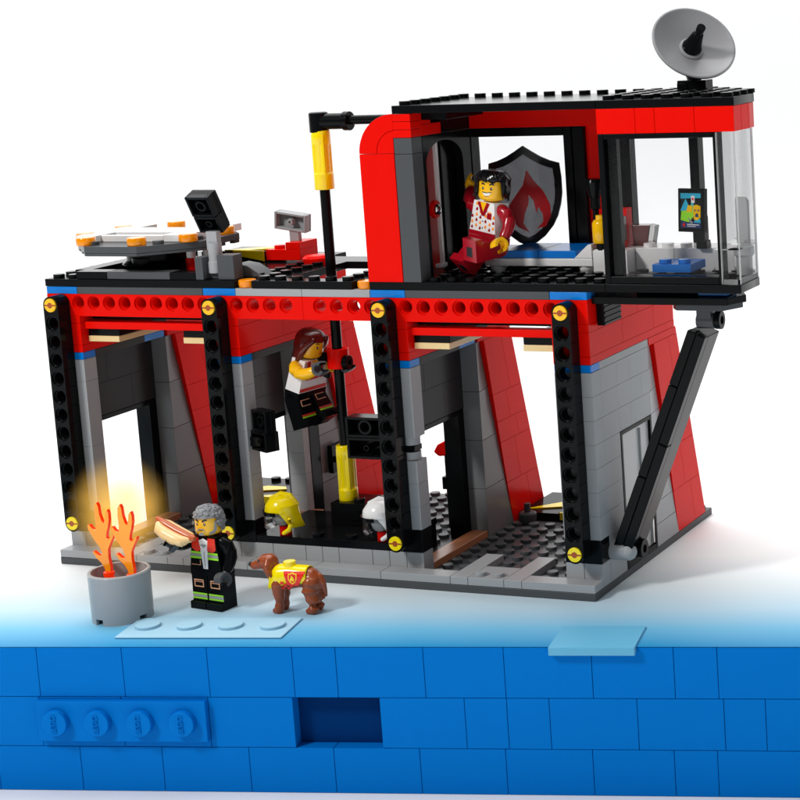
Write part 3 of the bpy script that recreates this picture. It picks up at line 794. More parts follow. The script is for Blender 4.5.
mb.build("feed_cone", BLK, sd, .02)
# fire pole
PX, PY = 15.6, 3.5
po = thing("fire_pole", "black fire pole with yellow sleeves rising through the middle roof to a black elbow", "fire pole", (PX, PY, 2.0))
mb = MB(); mb.lathe([(.27, 1.0), (.27, 21.0)], (0, 0, 0), 20); mb.build("pole", BLK, po, .02)
def sleeve(z0, z1):
    mb = MB(); h_ = z1 - z0
    mb.lathe([(.50, z0), (.52, z0+.05), (.52, z0+h_*.26), (.42, z0+h_*.30), (.42, z0+h_*.74), (.49, z0+h_*.78), (.49, z1-.05), (.46, z1)], (0, 0, 0), 16)
    for a in range(4):
        t = a*PI/2 + PI/4
        mb.rod((.36*math.cos(t), .36*math.sin(t), z0+.2), (.36*math.cos(t), .36*math.sin(t), z1-.2), .15, 8)
    return mb.build("sleeve", YE, po, .02)
sleeve(17.95, 21.05); sleeve(.9, 4.2)
mb = MB(); mb.lathe([(.5, 20.95), (.5, 21.95), (.42, 22.0)], (-.05, 0, 0), 24); mb.cyl((0, 0, 21.5), .42, 1.5, 'x'); mb.cyl((1.5, 0, 21.5), .5, .35, 'x'); mb.build("elbow", BLK, po, .03)
mb = MB(); mb.cyl((1.6, 0, 21.55), .24, 3.6, 'x'); mb.build("crossbar", BLK, po, .02)
co = thing("pole_grip", "red collar with black handle clips round the fire pole", "grip", (PX, PY, 10.4))
mb = MB(); mb.lathe([(.3, 0), (.58, 0), (.58, 1.05), (.3, 1.05), (.3, 0)], (0, 0, 0), 28, caps=False); mb.build("collar", RED, co, .03)
mb = MB(); mb.cyl((-1.3, -.35, .62), .5, .35, 'x', 24); mb.cyl((-1.0, -.35, .62), .28, .6, 'x'); mb.tubepath([(-1.2, -.4, .3), (-.9, -.5, -.1), (-.4, -.45, -.35)], [.22, .2, .16]); mb.build("handle", BLK, co, .02)
mb = MB(); mb.tube((.55, -.25, .35), .15, .38, .3, 'x'); mb.build("handle", BLK, co, .02)

# ================================================================== UPPER ROOM FURNITURE
bed = thing("bed", "white bed with blue mattress in front of the shield window upstairs", "bed", (25, 3, 15.6))
mb = MB(); mb.box(0, 6, 0, 3, .4, .79); mb.build("frame", WH, bed, .03)
mb = MB(); mb.box(.9, 3.0-g, .05, 3, .8, 1.18); mb.box(3+g, 5.1, .05, 3, .8, 1.18); mb.box(0.05, .9-g, 0.05, 2.9, .8, 1.1); mb.build("mattress", BLU, bed, .03)
mb = MB(); mb.prism([(5.0, .8), (6.0, .8), (6.0, 1.5), (5.8, 1.5)], 'y', 0, 3); mb.build("headboard", WH, bed, .03)
for x, y in ((.5, .5), (5.5, .5), (.5, 2.5), (5.5, 2.5)):
    mb = MB(); mb.lathe([(.42, .21), (.46, .4)], (x, y, 0), 20); mb.lathe([(.3, 0.0), (.42, .22)], (x, y, 0), 20); mb.build("leg", WH, bed, .02)
# shield emblem
sh = thing("shield_emblem", "large grey and black shield with a red flame on the window behind the bed", "emblem", (26.0, 6.0, 15.6))
def sym(p): return p + [(-x, z) for x, z in p[::-1] if abs(x) > 1e-6]
half = [(0, 6.25)] + [(.5, 5.95), (1.0, 5.68), (1.5, 5.48), (2.02, 5.35)] + [(2.1, 4.6), (2.1, 3.8), (2.0, 3.2), (1.8, 2.6), (1.5, 2.1), (1.0, 1.55), (.5, 1.2), (0, 1.0)]
shp = sym(half)
inn = [(x*.82, 3.65 + (z-3.65)*.83) for x, z in shp]
mb = MB(); n = len(shp)
v = [(x, 0, z) for x, z in shp] + [(x, 0, z) for x, z in inn] + [(x, .1, z) for x, z in shp] + [(x, .1, z) for x, z in inn]
f = []
for i in range(n):
    j = (i+1) % n
    f += [(i, j, n+j, n+i), (2*n+i, 3*n+i, 3*n+j, 2*n+j), (i, 2*n+i, 2*n+j, j), (n+i, n+j, 3*n+j, 3*n+i)]
mb.add(v, f); mb.build("rim", STD, sh, 0)
mb = MB(); mb.prism(inn, 'y', .02, .06); mb.build("field", STL, sh, 0)
fp = [(.15, 5.0), (.55, 4.4), (1.05, 3.9), (1.4, 3.2), (1.42, 2.6), (1.1, 2.05), (.6, 1.95), (.95, 2.3), (.95, 2.7), (.7, 3.1), (.6, 2.75), (.45, 3.4), (.2, 3.7), (.15, 3.2), (-.1, 2.7), (-.2, 2.2), (.1, 1.75), (-.5, 2.0), (-.95, 2.5), (-1.0, 3.1), (-.6, 3.6), (-.1, 4.2)]
mb = MB(); mb.prism(fp, 'y', -.01, .015); mb.build("flame", STR, sh, 0)
fd = [(-1.5, 3.6), (-.2, 4.7), (.6, 3.9), (1.55, 2.9), (1.2, 2.4), (.2, 3.3), (-.9, 3.0)]
# counter and things on it
ct = thing("counter", "white kitchen counter with studs along the control room back", "counter", (32.0, 4.0, 15.6))
mb = MB(); mb.box(.95, 3-g, 0, 2, 0, 1.2); mb.box(3+g, 5.3-g, 0, 2, 0, 1.2); mb.box(5.3+g, 6.4, -.6, 1.2, 0, 1.2); mb.box(-.95, .9, -1.0, 1, 0, 1.2)
for x in (1.5, 2.5, 3.5, 4.5): mb.stud(x, .5, 1.2)
mb.box(-.9, -.3, -.95, 0, 1.2, 1.25)
mb.build("cabinet", WH, ct, .03)
bo = thing("bottle", "yellow bottle on black nozzle beside the bed headboard", "bottle", (31.45, 3.3, 16.8))
mb = MB(); mb.lathe([(.4, .35), (.45, .45), (.45, 1.35), (.36, 1.5), (.25, 1.55), (.25, 1.75)], (0, 0, 0), 20); mb.build("body", YO, bo, .02)
mb = MB(); mb.lathe([(.28, .0), (.28, .36)], (0, 0, 0), 16); mb.build("nozzle", BLK, bo, .02)
ms = thing("shower_hose", "black shower head on a short black stem above the yellow bottle", "hose", (30.75, 4.3, 17.6))
mb = MB(); mb.lathe([(.16, .2), (.16, 1.1), (.26, 1.15), (.26, 1.7), (.16, 1.75)], (0, 0, 0), 14); mb.build("stem", BLK, ms, .02)
mb = MB(); mb.lathe([(.26, 1.7), (.48, 2.5), (.42, 2.65), (.1, 2.7)], (0, 0, 0), 18); mb.build("head", BLK, ms, .02)
ck = thing("coffee_machine", "small red and clear coffee machine against the black window post", "coffee machine", (31.75, 4.4, 16.8))
mb = MB(); mb.box(-.35, .5, .3, 1.0, 0, 1.9); mb.box(-.2, .55, -.4, .3, 0, .3); mb.build("body", RED, ck, .03)
mb = MB(); mb.box(-.15, .5, -.1, .25, .35, 1.55); mb.build("glass_box", TSM, ck, .03)
cu = thing("cup", "dark brown coffee jug with clear side on the white counter", "jug", (32.9, 5.1, 16.8))
mb = MB(); mb.prism([(-.38, 0), (.35, 0), (.55, 1.05), (-.45, 1.05)], 'y', -.35, .35); mb.build("jug", plastic("jug_brown", (.10, .012, .008), .15, trans=.2), cu, .03)
mb = MB(); mb.prism([(.36, 0), (.62, 0), (.82, 1.0), (.56, 1.05)], 'y', -.3, .3); mb.build("handle", TSM, cu, .03)
sc = thing("screen", "black monitor showing a green and blue rescue map on a black post", "screen", (36.6, 4.0, 16.8))
mb = MB(); mb.box(-.28, .28, -.3, .3, 0, .4); mb.box(-.2, .2, -.3, .3, .4, 1.6); mb.build("stand", BLK, sc, .04)
mb = MB(); RM = Matrix.Translation((-.28, -.75, 1.98)) @ Matrix.Rotation(math.radians(-14), 4, 'Z') @ Matrix.Rotation(math.radians(-4), 4, 'X')
mb.M = RM
mb.box(-.78, .78, .0, .3, -1.08, 1.05); mo = mb.build("casing", BLK, sc, .03)
mb = MB(); mb.M = RM; P_ = lambda pts, m, y=-.02: (setattr(mb, 'mi', m), mb.prism(pts, 'y', y, y+.015))
P_([(-.62, -.9), (.62, -.9), (.62, .85), (-.62, .85)], 0, -.012)
P_([(-.6, .55), (.6, .6), (.6, .82), (-.6, .82)], 1, -.03)
P_([(-.6, .0), (-.3, .55), (-.05, .1), (.1, .5), (.25, .1), (.2, -.1), (-.6, -.05)], 1, -.03)
P_([(-.6, -.5), (-.55, -.05), (-.2, -.02), (.1, .3), (.18, -.3), (-.1, -.6)], 2, -.04)
P_([(-.25, -.1), (-.15, .25), (.1, .2), (.1, -.1)], 3, -.05)
P_([(.2, -.45), (.15, .2), (.35, .28), (.6, .2), (.6, -.35), (.4, -.5)], 3, -.05)
P_([(.25, -.05), (.33, -.05), (.33, .03), (.25, .03)], 6, -.065); P_([(.45, -.05), (.53, -.05), (.53, .03), (.45, .03)], 6, -.065); P_([(.28, -.32), (.5, -.34), (.45, -.16), (.34, -.15)], 6, -.065)
P_([(.05, .35), (.25, .35), (.25, .7), (.05, .7)], 4, -.05); P_([(.1, .48), (.2, .48), (.2, .6), (.1, .6)], 5, -.06)
P_([(-.6, -.88), (.6, -.88), (.6, -.55), (-.6, -.55)], 6, -.035); P_([(.2, -.6), (.6, -.62), (.58, -.42), (.3, -.4)], 1, -.045)
P_([(-.15, -.35), (.15, -.6), (.05, -.72), (-.1, -.5)], 7, -.045)
P_([(-.48, -.75), (-.4, -.62), (-.32, -.72), (-.38, -.84)], 5, -.05); P_([(-.2, -.72), (.5, -.74), (.5, -.70), (-.2, -.68)], 4, -.05); P_([(-.2, -.8), (.3, -.81), (.3, -.78), (-.2, -.77)], 4, -.05)
mb.build("map_print", [STD, CYP, GRN, YO, WH, RED, NAVY, TAPE], mo, 0)
bs = thing("seat_plate", "blue plate with two studs on the control room floor", "seat", (35.0, 1.15, 16.0))
mb = MB(); mb.box(0, 2, 0, 2.0, 0, .4); mb.studs([.5, 1.5], [.5], .4); mb.build("seat", BLU, bs, .03)
mb = MB(); mb.box(.9, 1.9, .6, 1.6, -.38, -.01); mb.build("base", BLK, bs, .03)
ch = thing("control_chair", "pale clear chair behind the glass corner of the control room", "chair", (39.0, 3.2, 15.62))
mb = MB(); mb.prism([(-.35, 1.5), (.35, 1.5), (.35, 3.6), (.2, 3.8), (-.35, 3.8)], 'y', -.1, .15); mb.build("backrest", TFG, ch, .1)
mb = MB(); mb.lathe([(.4, 0), (.4, .9), (.5, 1.0), (.5, 1.4)], (0, 0, 0), 18); mb.build("pedestal", TFG, ch, .05)

# ================================================================== THINGS IN THE BAYS
fx = thing("wall_lamp", "black wall lamp turned sideways on the column left of the climbing figure", "wall lamp", (11.3, .3, 6.75), group="black wall lamps in the middle bay")
mb = MB(); mb.box(0, 1.3, -.1, .3, 0, .5); mb.build("bracket", BLK, fx, .03)
mb = MB(); mb.M = Matrix.Translation((1.45, -.35, .1)) @ Matrix.Rotation(math.radians(-26), 4, 'Z')
hollow(mb, -.65, .75, .75, 1.9, .5); hollow(mb, -.95, .6, -.3, .73, .8, r=.16); mb.box(-.6, .75, .51, .62, -.2, 1.9); mb.build("lamp_head", BLK, fx, .03)
fy_ = thing("wall_lamp", "black wall lamp facing forward beside the third hole beam, above the white helmet", "wall lamp", (20.0, .5, 6.9), group="black wall lamps in the middle bay")
mb = MB(); mb.box(-.2, 1.0, -.1, .3, 0, .5); mb.build("bracket", BLK, fy_, .03)
mb = MB(); mb.M = Matrix.Translation((-.75, -.7, -.05))
hollow(mb, -1.15, 1.0, .72, 1.78, .9, r=.4); hollow(mb, -1.15, 1.0, -.4, .70, 1.1, r=.16); mb.build("lamp_head", BLK, fy_, .03)
tv = thing("wall_phone", "small black box clipped to the grey wall behind the fire pole", "clip box", (12.05, 7.0, 3.2))
mb = MB(); mb.box(0, .3, .2, 1.4, .3, 1.9); mb.cyl((.3, .7, 1.0), .18, .4, 'x'); mb.box(0.0, .4, 1.2, 1.7, .4, .9); mb.build("box", BLK, tv, .03)
ax_ = thing("fire_axe", "red headed tool on a black rod outside the third bay doorway", "fire axe", (18.9, 8.2, .4))
mb = MB(); mb.prism([(-.55, 4.4), (-.25, 4.15), (.2, 4.2), (1.0, 4.9), (.9, 5.25), (.3, 5.1), (-.3, 4.8)], 'y', -.25, .25); mb.build("head", RED, ax_, .1)
mb = MB(); mb.lathe([(.13, 0), (.13, 4.4)], (.15, 0, 0), 12); mb.box(-.1, .4, -.25, .25, 2.3, 3.0); mb.build("handle", BLK, ax_, .02)
vl = thing("floor_valve", "round dark grey valve with a short stem on the studs beside the leaning pillar", "valve", (22.9, 10.0, .6))
mb = MB(); mb.lathe([(.4, -.2), (.5, .05), (.5, .35), (.42, .45), (.2, .47)], (0, 0, 0), 24); mb.build("wheel", DG, vl, .02)
mb = MB(); mb.lathe([(.18, .45), (.18, .95)], (0, 0, 0), 14); mb.build("stem", DG, vl, .02)

def helmet(loc, col, label, rz):
    t = thing("helmet", label, "helmet", loc, (0, 0, rz), group="helmets on the black ledge")
    mb = MB(); mb.lathe([(.32, 0), (.32, .5)], (0.1, 0, 0), 18); mb.build("red_stand", RED, t, .02)
    mb = MB()                                    # round clear head inside the visor
    mb.sphere((0, 0, .95), .5, 18); mb.build("lining", LG, t, 0)
    mb = MB(); rings = []
    # shell: faceted dome, longer at the back (+x), ridge on top
    for j, (z, r, back) in enumerate(((.45, .62, 1.15), (.8, .86, .98), (1.3, .93, .9), (1.65, .88, .86), (1.95, .66, .66), (2.12, .38, .4), (2.18, .12, .12))):
        ring = []
        for i in range(16):
            a = 2*PI*i/16; c_, s_ = math.cos(a), math.sin(a)
            rx = r * (back/r if c_ > 0 else 1.0)
            zz = z
            if c_ < .3 and z < 1.35: zz = 1.22 + z*.1     # cut open at the front for the visor
            ring.append((rx*c_, r*s_*.92, zz))
        rings.append(ring)
    mb.loft(rings, cap=False); mb.tubepath([(-.5, 0, 1.98), (0, 0, 2.2), (.45, 0, 2.08), (.8, 0, 1.6)], [.07, .09, .09, .06], 8)
    so = mb.build("shell", col, t, 0, angle=25)
    sm = so.modifiers.new("s", 'SOLIDIFY'); sm.thickness = .06*S; sm.offset = -1
    mb = MB(); mb.tubepath([(.55, -.84, 1.0), (.62, -.84, .75), (.5, -.85, .45), (.2, -.84, .28)], [.11, .13, .13, .11]); mb.tubepath([(.55, .84, 1.0), (.62, .84, .75), (.5, .85, .45)], [.11, .13, .12]); mb.build("chin_guard", col, t, 0)
    mb = MB(); mb.lathe([(1.0, 1.2), (1.02, 1.4), (.96, 1.4), (.94, 1.2), (1.0, 1.2)], (0, 0, 0), 20, caps=False, a0=PI*.55, a1=PI*1.45); mb.build("brow_band", BLK, t, .01)
    mb = MB(); mb.lathe([(.72, .3), (.95, .5), (.98, 1.2)], (0, 0, 0), 16, caps=False, a0=PI*.6, a1=PI*1.4); mb.build("visor", GLC, t, 0)
    return t
helmet((13.45, .45, 2.0), YE, "yellow fire helmet with clear visor on the black ledge behind the dog", math.radians(20))
helmet((19.35, .45, 2.0), WH, "white fire helmet with clear visor half hidden behind the third hole beam", math.radians(20))

# ================================================================== MINIFIGURES
def rx(a): return Matrix.Rotation(math.radians(a), 4, 'X')
def ry(a): return Matrix.Rotation(math.radians(a), 4, 'Y')
def rz_(a): return Matrix.Rotation(math.radians(a), 4, 'Z')
TR = Matrix.Translation
HR = .61; HZ = 3.55
def face_patch(mb, pts, R0, zc=HZ, r=HR+.012):
    """thin printed patch on the head; pts are (angle from front in deg, height above chin)"""
    n = len(pts)
    v = []
    for rr in (r - .02, r + .004):
        for a, z in pts:
            t = math.radians(a); v.append(R0 @ Vector((rr*math.sin(t), -rr*math.cos(t), zc + z)))
    f = [tuple(range(n))[::-1], tuple(range(n, 2*n))] + [(i, (i+1) % n, n+(i+1) % n, n+i) for i in range(n)]
    mb.add(v, f)
def ell(cx, cz, w, h_, n=10): return [(cx + w*math.cos(2*PI*i/n), cz + h_*math.sin(2*PI*i/n)) for i in range(n)]
def minifig(loc, rot, label, mats, legs=(0, 0), arms=(0, 0), armroll=(0, 0), headyaw=0, wrist=(0, 0), bare=(0, 0), face='', prints=None, tilt=None):
    """mats: [torso, arm, hand, leg, hip, head, ...]. Everything of the body is one mesh; faces -y"""
    t = thing("person", label, "toy figure", loc)
    t.rotation_euler = rot
    mt = [mats['torso'], mats['arm'], mats['hand'], mats['leg'], mats['hip'], SK, BLKP, WH, mats.get('x1', WH), mats.get('x2', RED), mats.get('x3', GRN), mats.get('x4', SILV), mats.get('x5', COP)]
    mb = MB()
    I = Matrix.Identity(4)
    # hips
    mb.mi = 4; mb.box(-.97, .97, -.42, .42, 1.58, 1.9); mb.cyl((-.97, 0, 1.5), .26, 1.94, 'x')
    # legs
    for sgn, a in ((-1, legs[0]), (1, legs[1])):
        mb.M = TR((0, 0, 1.5)) @ rx(-a) @ TR((0, 0, -1.5)); mb.mi = 3
        x0, x1 = (-.96, -.03) if sgn < 0 else (.03, .96)
        prof = [(.42, 0), (-.62, 0), (-.62, .34), (-.42, .36), (-.40, 1.5)] + [(.42*math.cos(q)*-1, 1.5 + .38*math.sin(q)) for q in (.5, 1.0, 1.57, 2.1, 2.6)] + [(.42, 1.5)]
        mb.prism(prof, 'x', x0, x1)
        if abs(a) > 30:      # hollow sole squares
            mb.mi = 6; mb.box((x0+x1)/2-.2, (x0+x1)/2+.2, -.25, .2, -.008, .02); mb.mi = 3
        if prints and 'leg' in prints: prints['leg'](mb, sgn)
    mb.M = I
    # torso
    mb.mi = 0
    v = [(-.95, -.44, 1.91), (.95, -.44, 1.91), (.95, .44, 1.91), (-.95, .44, 1.91), (-.72, -.42, 3.5), (.72, -.42, 3.5), (.72, .42, 3.5), (-.72, .42, 3.5)]
    mb.add(v, [(0,3,2,1),(4,5,6,7),(0,1,5,4),(1,2,6,5),(2,3,7,6),(3,0,4,7)])
    if prints and 'torso' in prints: prints['torso'](mb)
    # arms
    for sgn, a, roll, wr, br in ((-1, arms[0], armroll[0], wrist[0], bare[0]), (1, arms[1], armroll[1], wrist[1], bare[1])):
        mb.M = TR((sgn*.84, 0, 3.12)) @ Matrix.Rotation(math.radians(-sgn*roll), 4, 'Y') @ rx(-a)
        mb.mi = 1
        pts = [(0, 0, .08), (sgn*.14, 0, -.1), (sgn*.22, -.03, -.42), (sgn*.24, -.14, -.68), (sgn*.20, -.34, -.9), (sgn*.16, -.52, -1.04)]
        rad = [.30, .33, .31, .30, .27, .25]
        if br:
            mb.tubepath(pts[:3], rad[:3]); mb.mi = 5; mb.tubepath(pts[2:], [r-.015 for r in rad[2:]])
        else: mb.tubepath(pts, rad)
        mb.mi = 2
        c = Vector(pts[-1]); dd = (Vector(pts[-1]) - Vector(pts[-2])).normalized()
        mb.rod(c, c + dd*.25, .15)
        Q = dd.to_track_quat('Z', 'X').to_matrix().to_4x4()
        mb.M = mb.M @ TR(c + dd*.55) @ Q @ Matrix.Rotation(math.radians(wr), 4, 'Z') @ Matrix.Rotation(PI/2, 4, 'X')
        mb.lathe([(.19, -.27), (.33, -.27), (.36, 0), (.33, .27), (.19, .27), (.19, -.27)], (0, 0, 0), 18, caps=False, a0=math.radians(130), a1=math.radians(410))
        mb.M = I
    # neck + head
    H = TR((0, 0, 0)) @ rz_(headyaw)
    mb.mi = 5
    mb.lathe([(.3, 3.45), (.3, 3.62)], (0, 0, 0), 20)
    mb.lathe([(.40, HZ), (.52, HZ+.05), (.59, HZ+.14), (HR, HZ+.26), (HR, HZ+.80), (.59, HZ+.92), (.50, HZ+1.02), (.38, HZ+1.06), (.28, HZ+1.06), (.28, HZ+1.2)], (0, 0, 0), 32)
    E = H
    def fp(pts, m, lift=0): mb.mi = m; face_patch(mb, pts, E, r=HR+.012+lift)
    for sx_ in (-1, 1):
        fp(ell(19*sx_, .60, 5.2, .075), 6); fp(ell(19*sx_+2, .62, 1.7, .028), 7, .01)
        if face in ('man', 'grin'):
            q = [(10*sx_, .73), (20*sx_, .78), (30*sx_, .74), (30*sx_, .80), (20*sx_, .86), (10*sx_, .80)]
            if face == 'man': q = [(8*sx_, .68), (20*sx_, .74), (31*sx_, .76), (31*sx_, .83), (18*sx_, .83), (8*sx_, .76)]
            fp(q, 6 if face == 'man' else 6)
        else:
            fp([(12*sx_, .74), (21*sx_, .80), (31*sx_, .76), (31*sx_, .79), (21*sx_, .84), (12*sx_, .79)], 6)
            fp([(23*sx_, .66), (29*sx_, .71), (25*sx_, .63)], 6)
    if face == 'grin':
        fp([(-20, .40), (-12, .30), (0, .26), (12, .30), (20, .42), (10, .40), (0, .38), (-10, .38)], 7)
        fp([(-22, .42), (-20, .40), (0, .385), (20, .42), (22, .45), (20, .45), (0, .41), (-20, .44)], 6, .006)
        fp([(-10, .235), (0, .215), (10, .235), (10, .25), (0, .23), (-10, .25)], 6)
    elif face == 'man':
        mb.mi = 7
        fp([(-22, .20), (-16, .34), (-8, .40), (0, .38), (8, .40), (16, .34), (22, .20), (16, .24), (10, .33), (-10, .33), (-16, .24)], 11)
        fp([(-8, .29), (8, .29), (8, .32), (-8, .32)], 6, .006)
        fp([(-12, .06), (12, .06), (10, .20), (-10, .20)], 11)
        for sx_ in (-1, 1): fp([(34*sx_, .08), (60*sx_, .12), (72*sx_, .3), (72*sx_, .7), (64*sx_, .7), (56*sx_, .28), (40*sx_, .2)], 11)
    else:
        fp([(-10, .28), (0, .26), (10, .29), (10, .33), (0, .32), (-10, .32)], 9)
    b = mb.build("body", mt, t, .03, angle=32)
    return t
BLKP = plastic("black_print", (.01, .01, .012), .3)

# --- figure 1: grey haired firefighter holding a hot dog
def f1_leg(mb, s_):
    x = .5*s_
    mb.mi = 12
    for a, b, c, d_ in ((-.3, .28, 1.02, 1.07), (-.3, .28, 1.34, 1.39), (-.3, -.25, 1.05, 1.36), (.23, .28, 1.05, 1.36), (-.3, .28, 1.26, 1.29)): mb.box(x+a, x+b, -.425, -.405, c, d_)
    mb.mi = 10; mb.box(x-.45, x+.45, -.43, -.40, .44, .52); mb.box(x-.45, x+.45, -.43, -.40, .66, .74)
    mb.mi = 11; mb.box(x-.45, x+.45, -.428, -.40, .53, .65)
def f1_t(mb):
    y = -.452
    def P(pts, m, l=0): mb.mi = m; mb.prism(pts, 'y', y-l, y+.03)
    P([(-.12, 1.95), (.16, 1.95), (.22, 2.7), (.3, 3.3), (0, 3.42), (-.3, 3.3), (-.2, 2.7)], 7)
    P([(-.72, 3.45), (-.3, 3.45), (-.18, 2.85), (-.45, 2.75), (-.74, 2.9)], 9, .004); P([(.72, 3.45), (.3, 3.45), (.2, 2.85), (.5, 2.75), (.74, 2.9)], 9, .004)
    P([(-.86, 2.42), (-.2, 2.42), (-.2, 2.52), (-.86, 2.52)], 10, .003); P([(.2, 2.42), (.86, 2.42), (.86, 2.52), (.2, 2.52)], 10, .003)
    P([(-.83, 2.66), (-.2, 2.66), (-.2, 2.76), (-.83, 2.76)], 10, .003); P([(.22, 2.66), (.83, 2.66), (.83, 2.76), (.22, 2.76)], 10, .003)
    P([(-.85, 2.53), (-.2, 2.53), (-.2, 2.65), (-.85, 2.65)], 11, .003); P([(.2, 2.53), (.85, 2.53), (.85, 2.65), (.2, 2.65)], 11, .003)
    P([(-.82, 2.1), (-.3, 2.1), (-.3, 2.13), (-.82, 2.13)], 12, .002); P([(-.3, 2.1), (-.27, 2.1), (-.27, 2.35), (-.3, 2.35)], 12, .002)
    P([(-.02, 2.0), (.03, 2.0), (.03, 2.8), (-.02, 2.8)], 11, .004); P([(-.22, 3.1), (0, 2.95), (.22, 3.1), (.1, 3.14), (-.1, 3.14)], 11, .004)
fig1 = minifig((13.25, -5.55, 0), (0, 0, math.radians(-8)), "grey bearded toy firefighter in a black jacket standing by the drum with a hot dog",
    dict(torso=BLK, arm=BLK, hand=DG, leg=BLK, hip=BLK, x2=plastic("jacket_red_print", (.75, .03, .01), .3)), arms=(66, -14), armroll=(26, 10), headyaw=8, wrist=(90, 0), face='man', prints=dict(leg=f1_leg, torso=f1_t))
mb = MB(); mb.M = rz_(8)
rings = []
for j in range(9):
    ph = j / 8 * PI/2
    z = 4.05 + .82*math.sin(ph); r = .70*math.cos(ph)**.55 + .02
    ring = []
    for i in range(40):
        a = 2*PI*i/40; c_, s_ = math.cos(a), math.sin(a)
        fr = -s_
        zz = z
        if j < 4 and fr > .35: zz = max(z, 4.42)
        if j == 0 and fr < .35: zz = 3.72 if fr < .1 else 3.95
        ring.append((r*c_ + .0, r*s_ + .03, zz))
    rings.append(ring)
mb.loft(rings, cap=False)
for i in range(150):            # cropped curls
    a = random.uniform(0, 2*PI); ph = random.uniform(0.0, PI/2)
    z = 4.0 + .85*math.sin(ph); r = .69*math.cos(ph)**.55
    if -math.sin(a) > .35 and z < 4.5: continue
    mb.sphere((r*math.cos(a), r*math.sin(a)+.03, z), .11, 8, sc=(1, 1, .8))
mb.build("hair", HAIRG, fig1, 0, angle=60)
fig1.scale = (1.06, 1.06, 1.06)
hd = thing("hot_dog", "hot dog with brown sausage in a tan bun held by the grey haired firefighter", "hot dog", (12.12, -6.8, 4.0), (0, math.radians(22), math.radians(-4)))
hd.scale = (.92, .92, .92)
mb = MB(); mb.tubepath([(-1.22, 0, .34), (-.75, 0, .3), (0, 0, .27), (.75, 0, .3), (1.22, 0, .36)], [.17, .21, .22, .21, .17], 14); mb.build("sausage", SAU, hd, 0)
mb = MB()
for y, zz in ((-.3, 0), (.3, .05)):
    mb.tubepath([(-1.0, y*.5, .2+zz), (-.8, y, .06+zz), (-.3, y*1.1, -.02+zz), (.3, y*1.1, -.02+zz), (.8, y, .06+zz), (1.0, y*.5, .2+zz)], [.18, .3, .34, .34, .3, .18], 14)
mb.tubepath([(-.7, 0, -.05), (0, 0, -.12), (.7, 0, -.05)], [.26, .3, .26], 14); mb.lathe([(.26, -.55), (.3, -.3), (.34, -.2)], (0, 0, 0), 18)
mb.build("bun", BUN, hd, 0)

# --- figure 2: dark haired person upstairs
DRP = plastic("maroon_plastic", (.33, .004, .012), .2)
def f2_t(mb):
    y = -.452
    def P(pts, m, l=0): mb.mi = m; mb.prism(pts, 'y', y-l, y+.03)
    P([(-.22, 3.48), (.22, 3.48), (0, 3.05)], 5, .006)
    P([(-.42, 3.45), (-.22, 3.48), (0, 3.0), (.22, 3.48), (.42, 3.45), (.1, 2.85), (-.1, 2.85)], 9, .003)
    P([(-.95, 1.92), (.95, 1.92), (.93, 2.12), (-.93, 2.12)], 9, .004)
    P([(.3, 2.75), (.6, 2.75), (.6, 3.02), (.3, 3.02)], 9, .004); P([(.33, 3.02), (.57, 3.02), (.57, 3.07), (.33, 3.07)], 8, .004)
    for i, xx in enumerate((-.75, -.45, -.18, .2, .5, .76)):
        for j, z in enumerate((2.2, 2.45, 2.7, 2.95, 3.2)):
            if abs(xx) < .4 and z > 3.0 or (xx > .2 and z > 2.6 and xx < .7) or abs(xx) > .9 - (z-2)*.17: continue
            zz = z + (.1 if i % 2 else 0)
            P([(xx-.06, zz), (xx+.06, zz), (xx+.07, zz+.07), (xx+.01, zz+.16), (xx-.07, zz+.06)], 8 if (i+j) % 2 else 9, .002)
    for z in (2.3, 2.6, 2.9): P(ell(0, z, .035, .035, 8), 6, .004)
fig2 = minifig((25.45, 2.3, 15.55), (math.radians(-4), math.radians(6), math.radians(-24)), "smiling black haired toy figure in white shirt and dark red trousers leaping upstairs",
    dict(torso=WH, arm=DRP, hand=SK, leg=DRP, hip=DRP, x1=ORP, x2=DRP), legs=(42, 82), arms=(165, -12), armroll=(-50, 24), headyaw=28, face='grin', prints=dict(torso=f2_t))
def mop(parent, mat, yaw, long, seed, n=46):
    R_ = random.Random(seed); mb = MB(); mb.M = rz_(yaw)
    rings = []
    for j in range(10):
        ph = j/9*PI/2; z = 4.15 + .72*math.sin(ph); r = .73*math.cos(ph)**.5 + .015
        ring = []
        for i in range(36):
            a = 2*PI*i/36; fr = -math.sin(a)
            zz = z
            if fr > .55: zz = max(z, 4.5 + .04*math.sin(i*2.3))
            elif j == 0: zz = long + .1*math.sin(i*1.9)
            elif j == 1: zz = (long + z)/2
            w_ = .03*math.sin(a*9 + j)
            ring.append(((r+w_)*math.cos(a), (r+w_)*math.sin(a) + .04, zz))
        rings.append(ring)
    mb.loft(rings, cap=False)
    for i in range(n):
        a = 2*PI*i/n + R_.uniform(-.06, .06); fr = -math.sin(a)
        end = 4.48 + R_.uniform(-.06, .1) if fr > .55 else (3.95 if fr > .3 else long + R_.uniform(-.1, .15))
        pts = [];
        for t in range(6):
            u = t/5; ph = (1-u)*PI/2*.92
            z = 4.16 + .74*math.sin(ph) if u < .6 else None
            r = .74*math.cos(ph)**.5
            if u >= .6:
                z0 = 4.16 + .74*math.sin((1-.6)*PI/2*.92); z = z0 + (end - z0)*(u-.6)/.4; r = .74 + .05*(u-.6)
                if fr > .55: r = .70
            aa = a + .35*u + .1*math.sin(u*5+i)
            pts.append((r*math.cos(aa), r*math.sin(aa)+.04, z))
        mb.tubepath(pts, [.06, .09, .1, .1, .09, .05], 6)
    return mb.build("hair", mat, parent, 0, angle=50)
fig2.scale = (1.1, 1.1, 1.1)
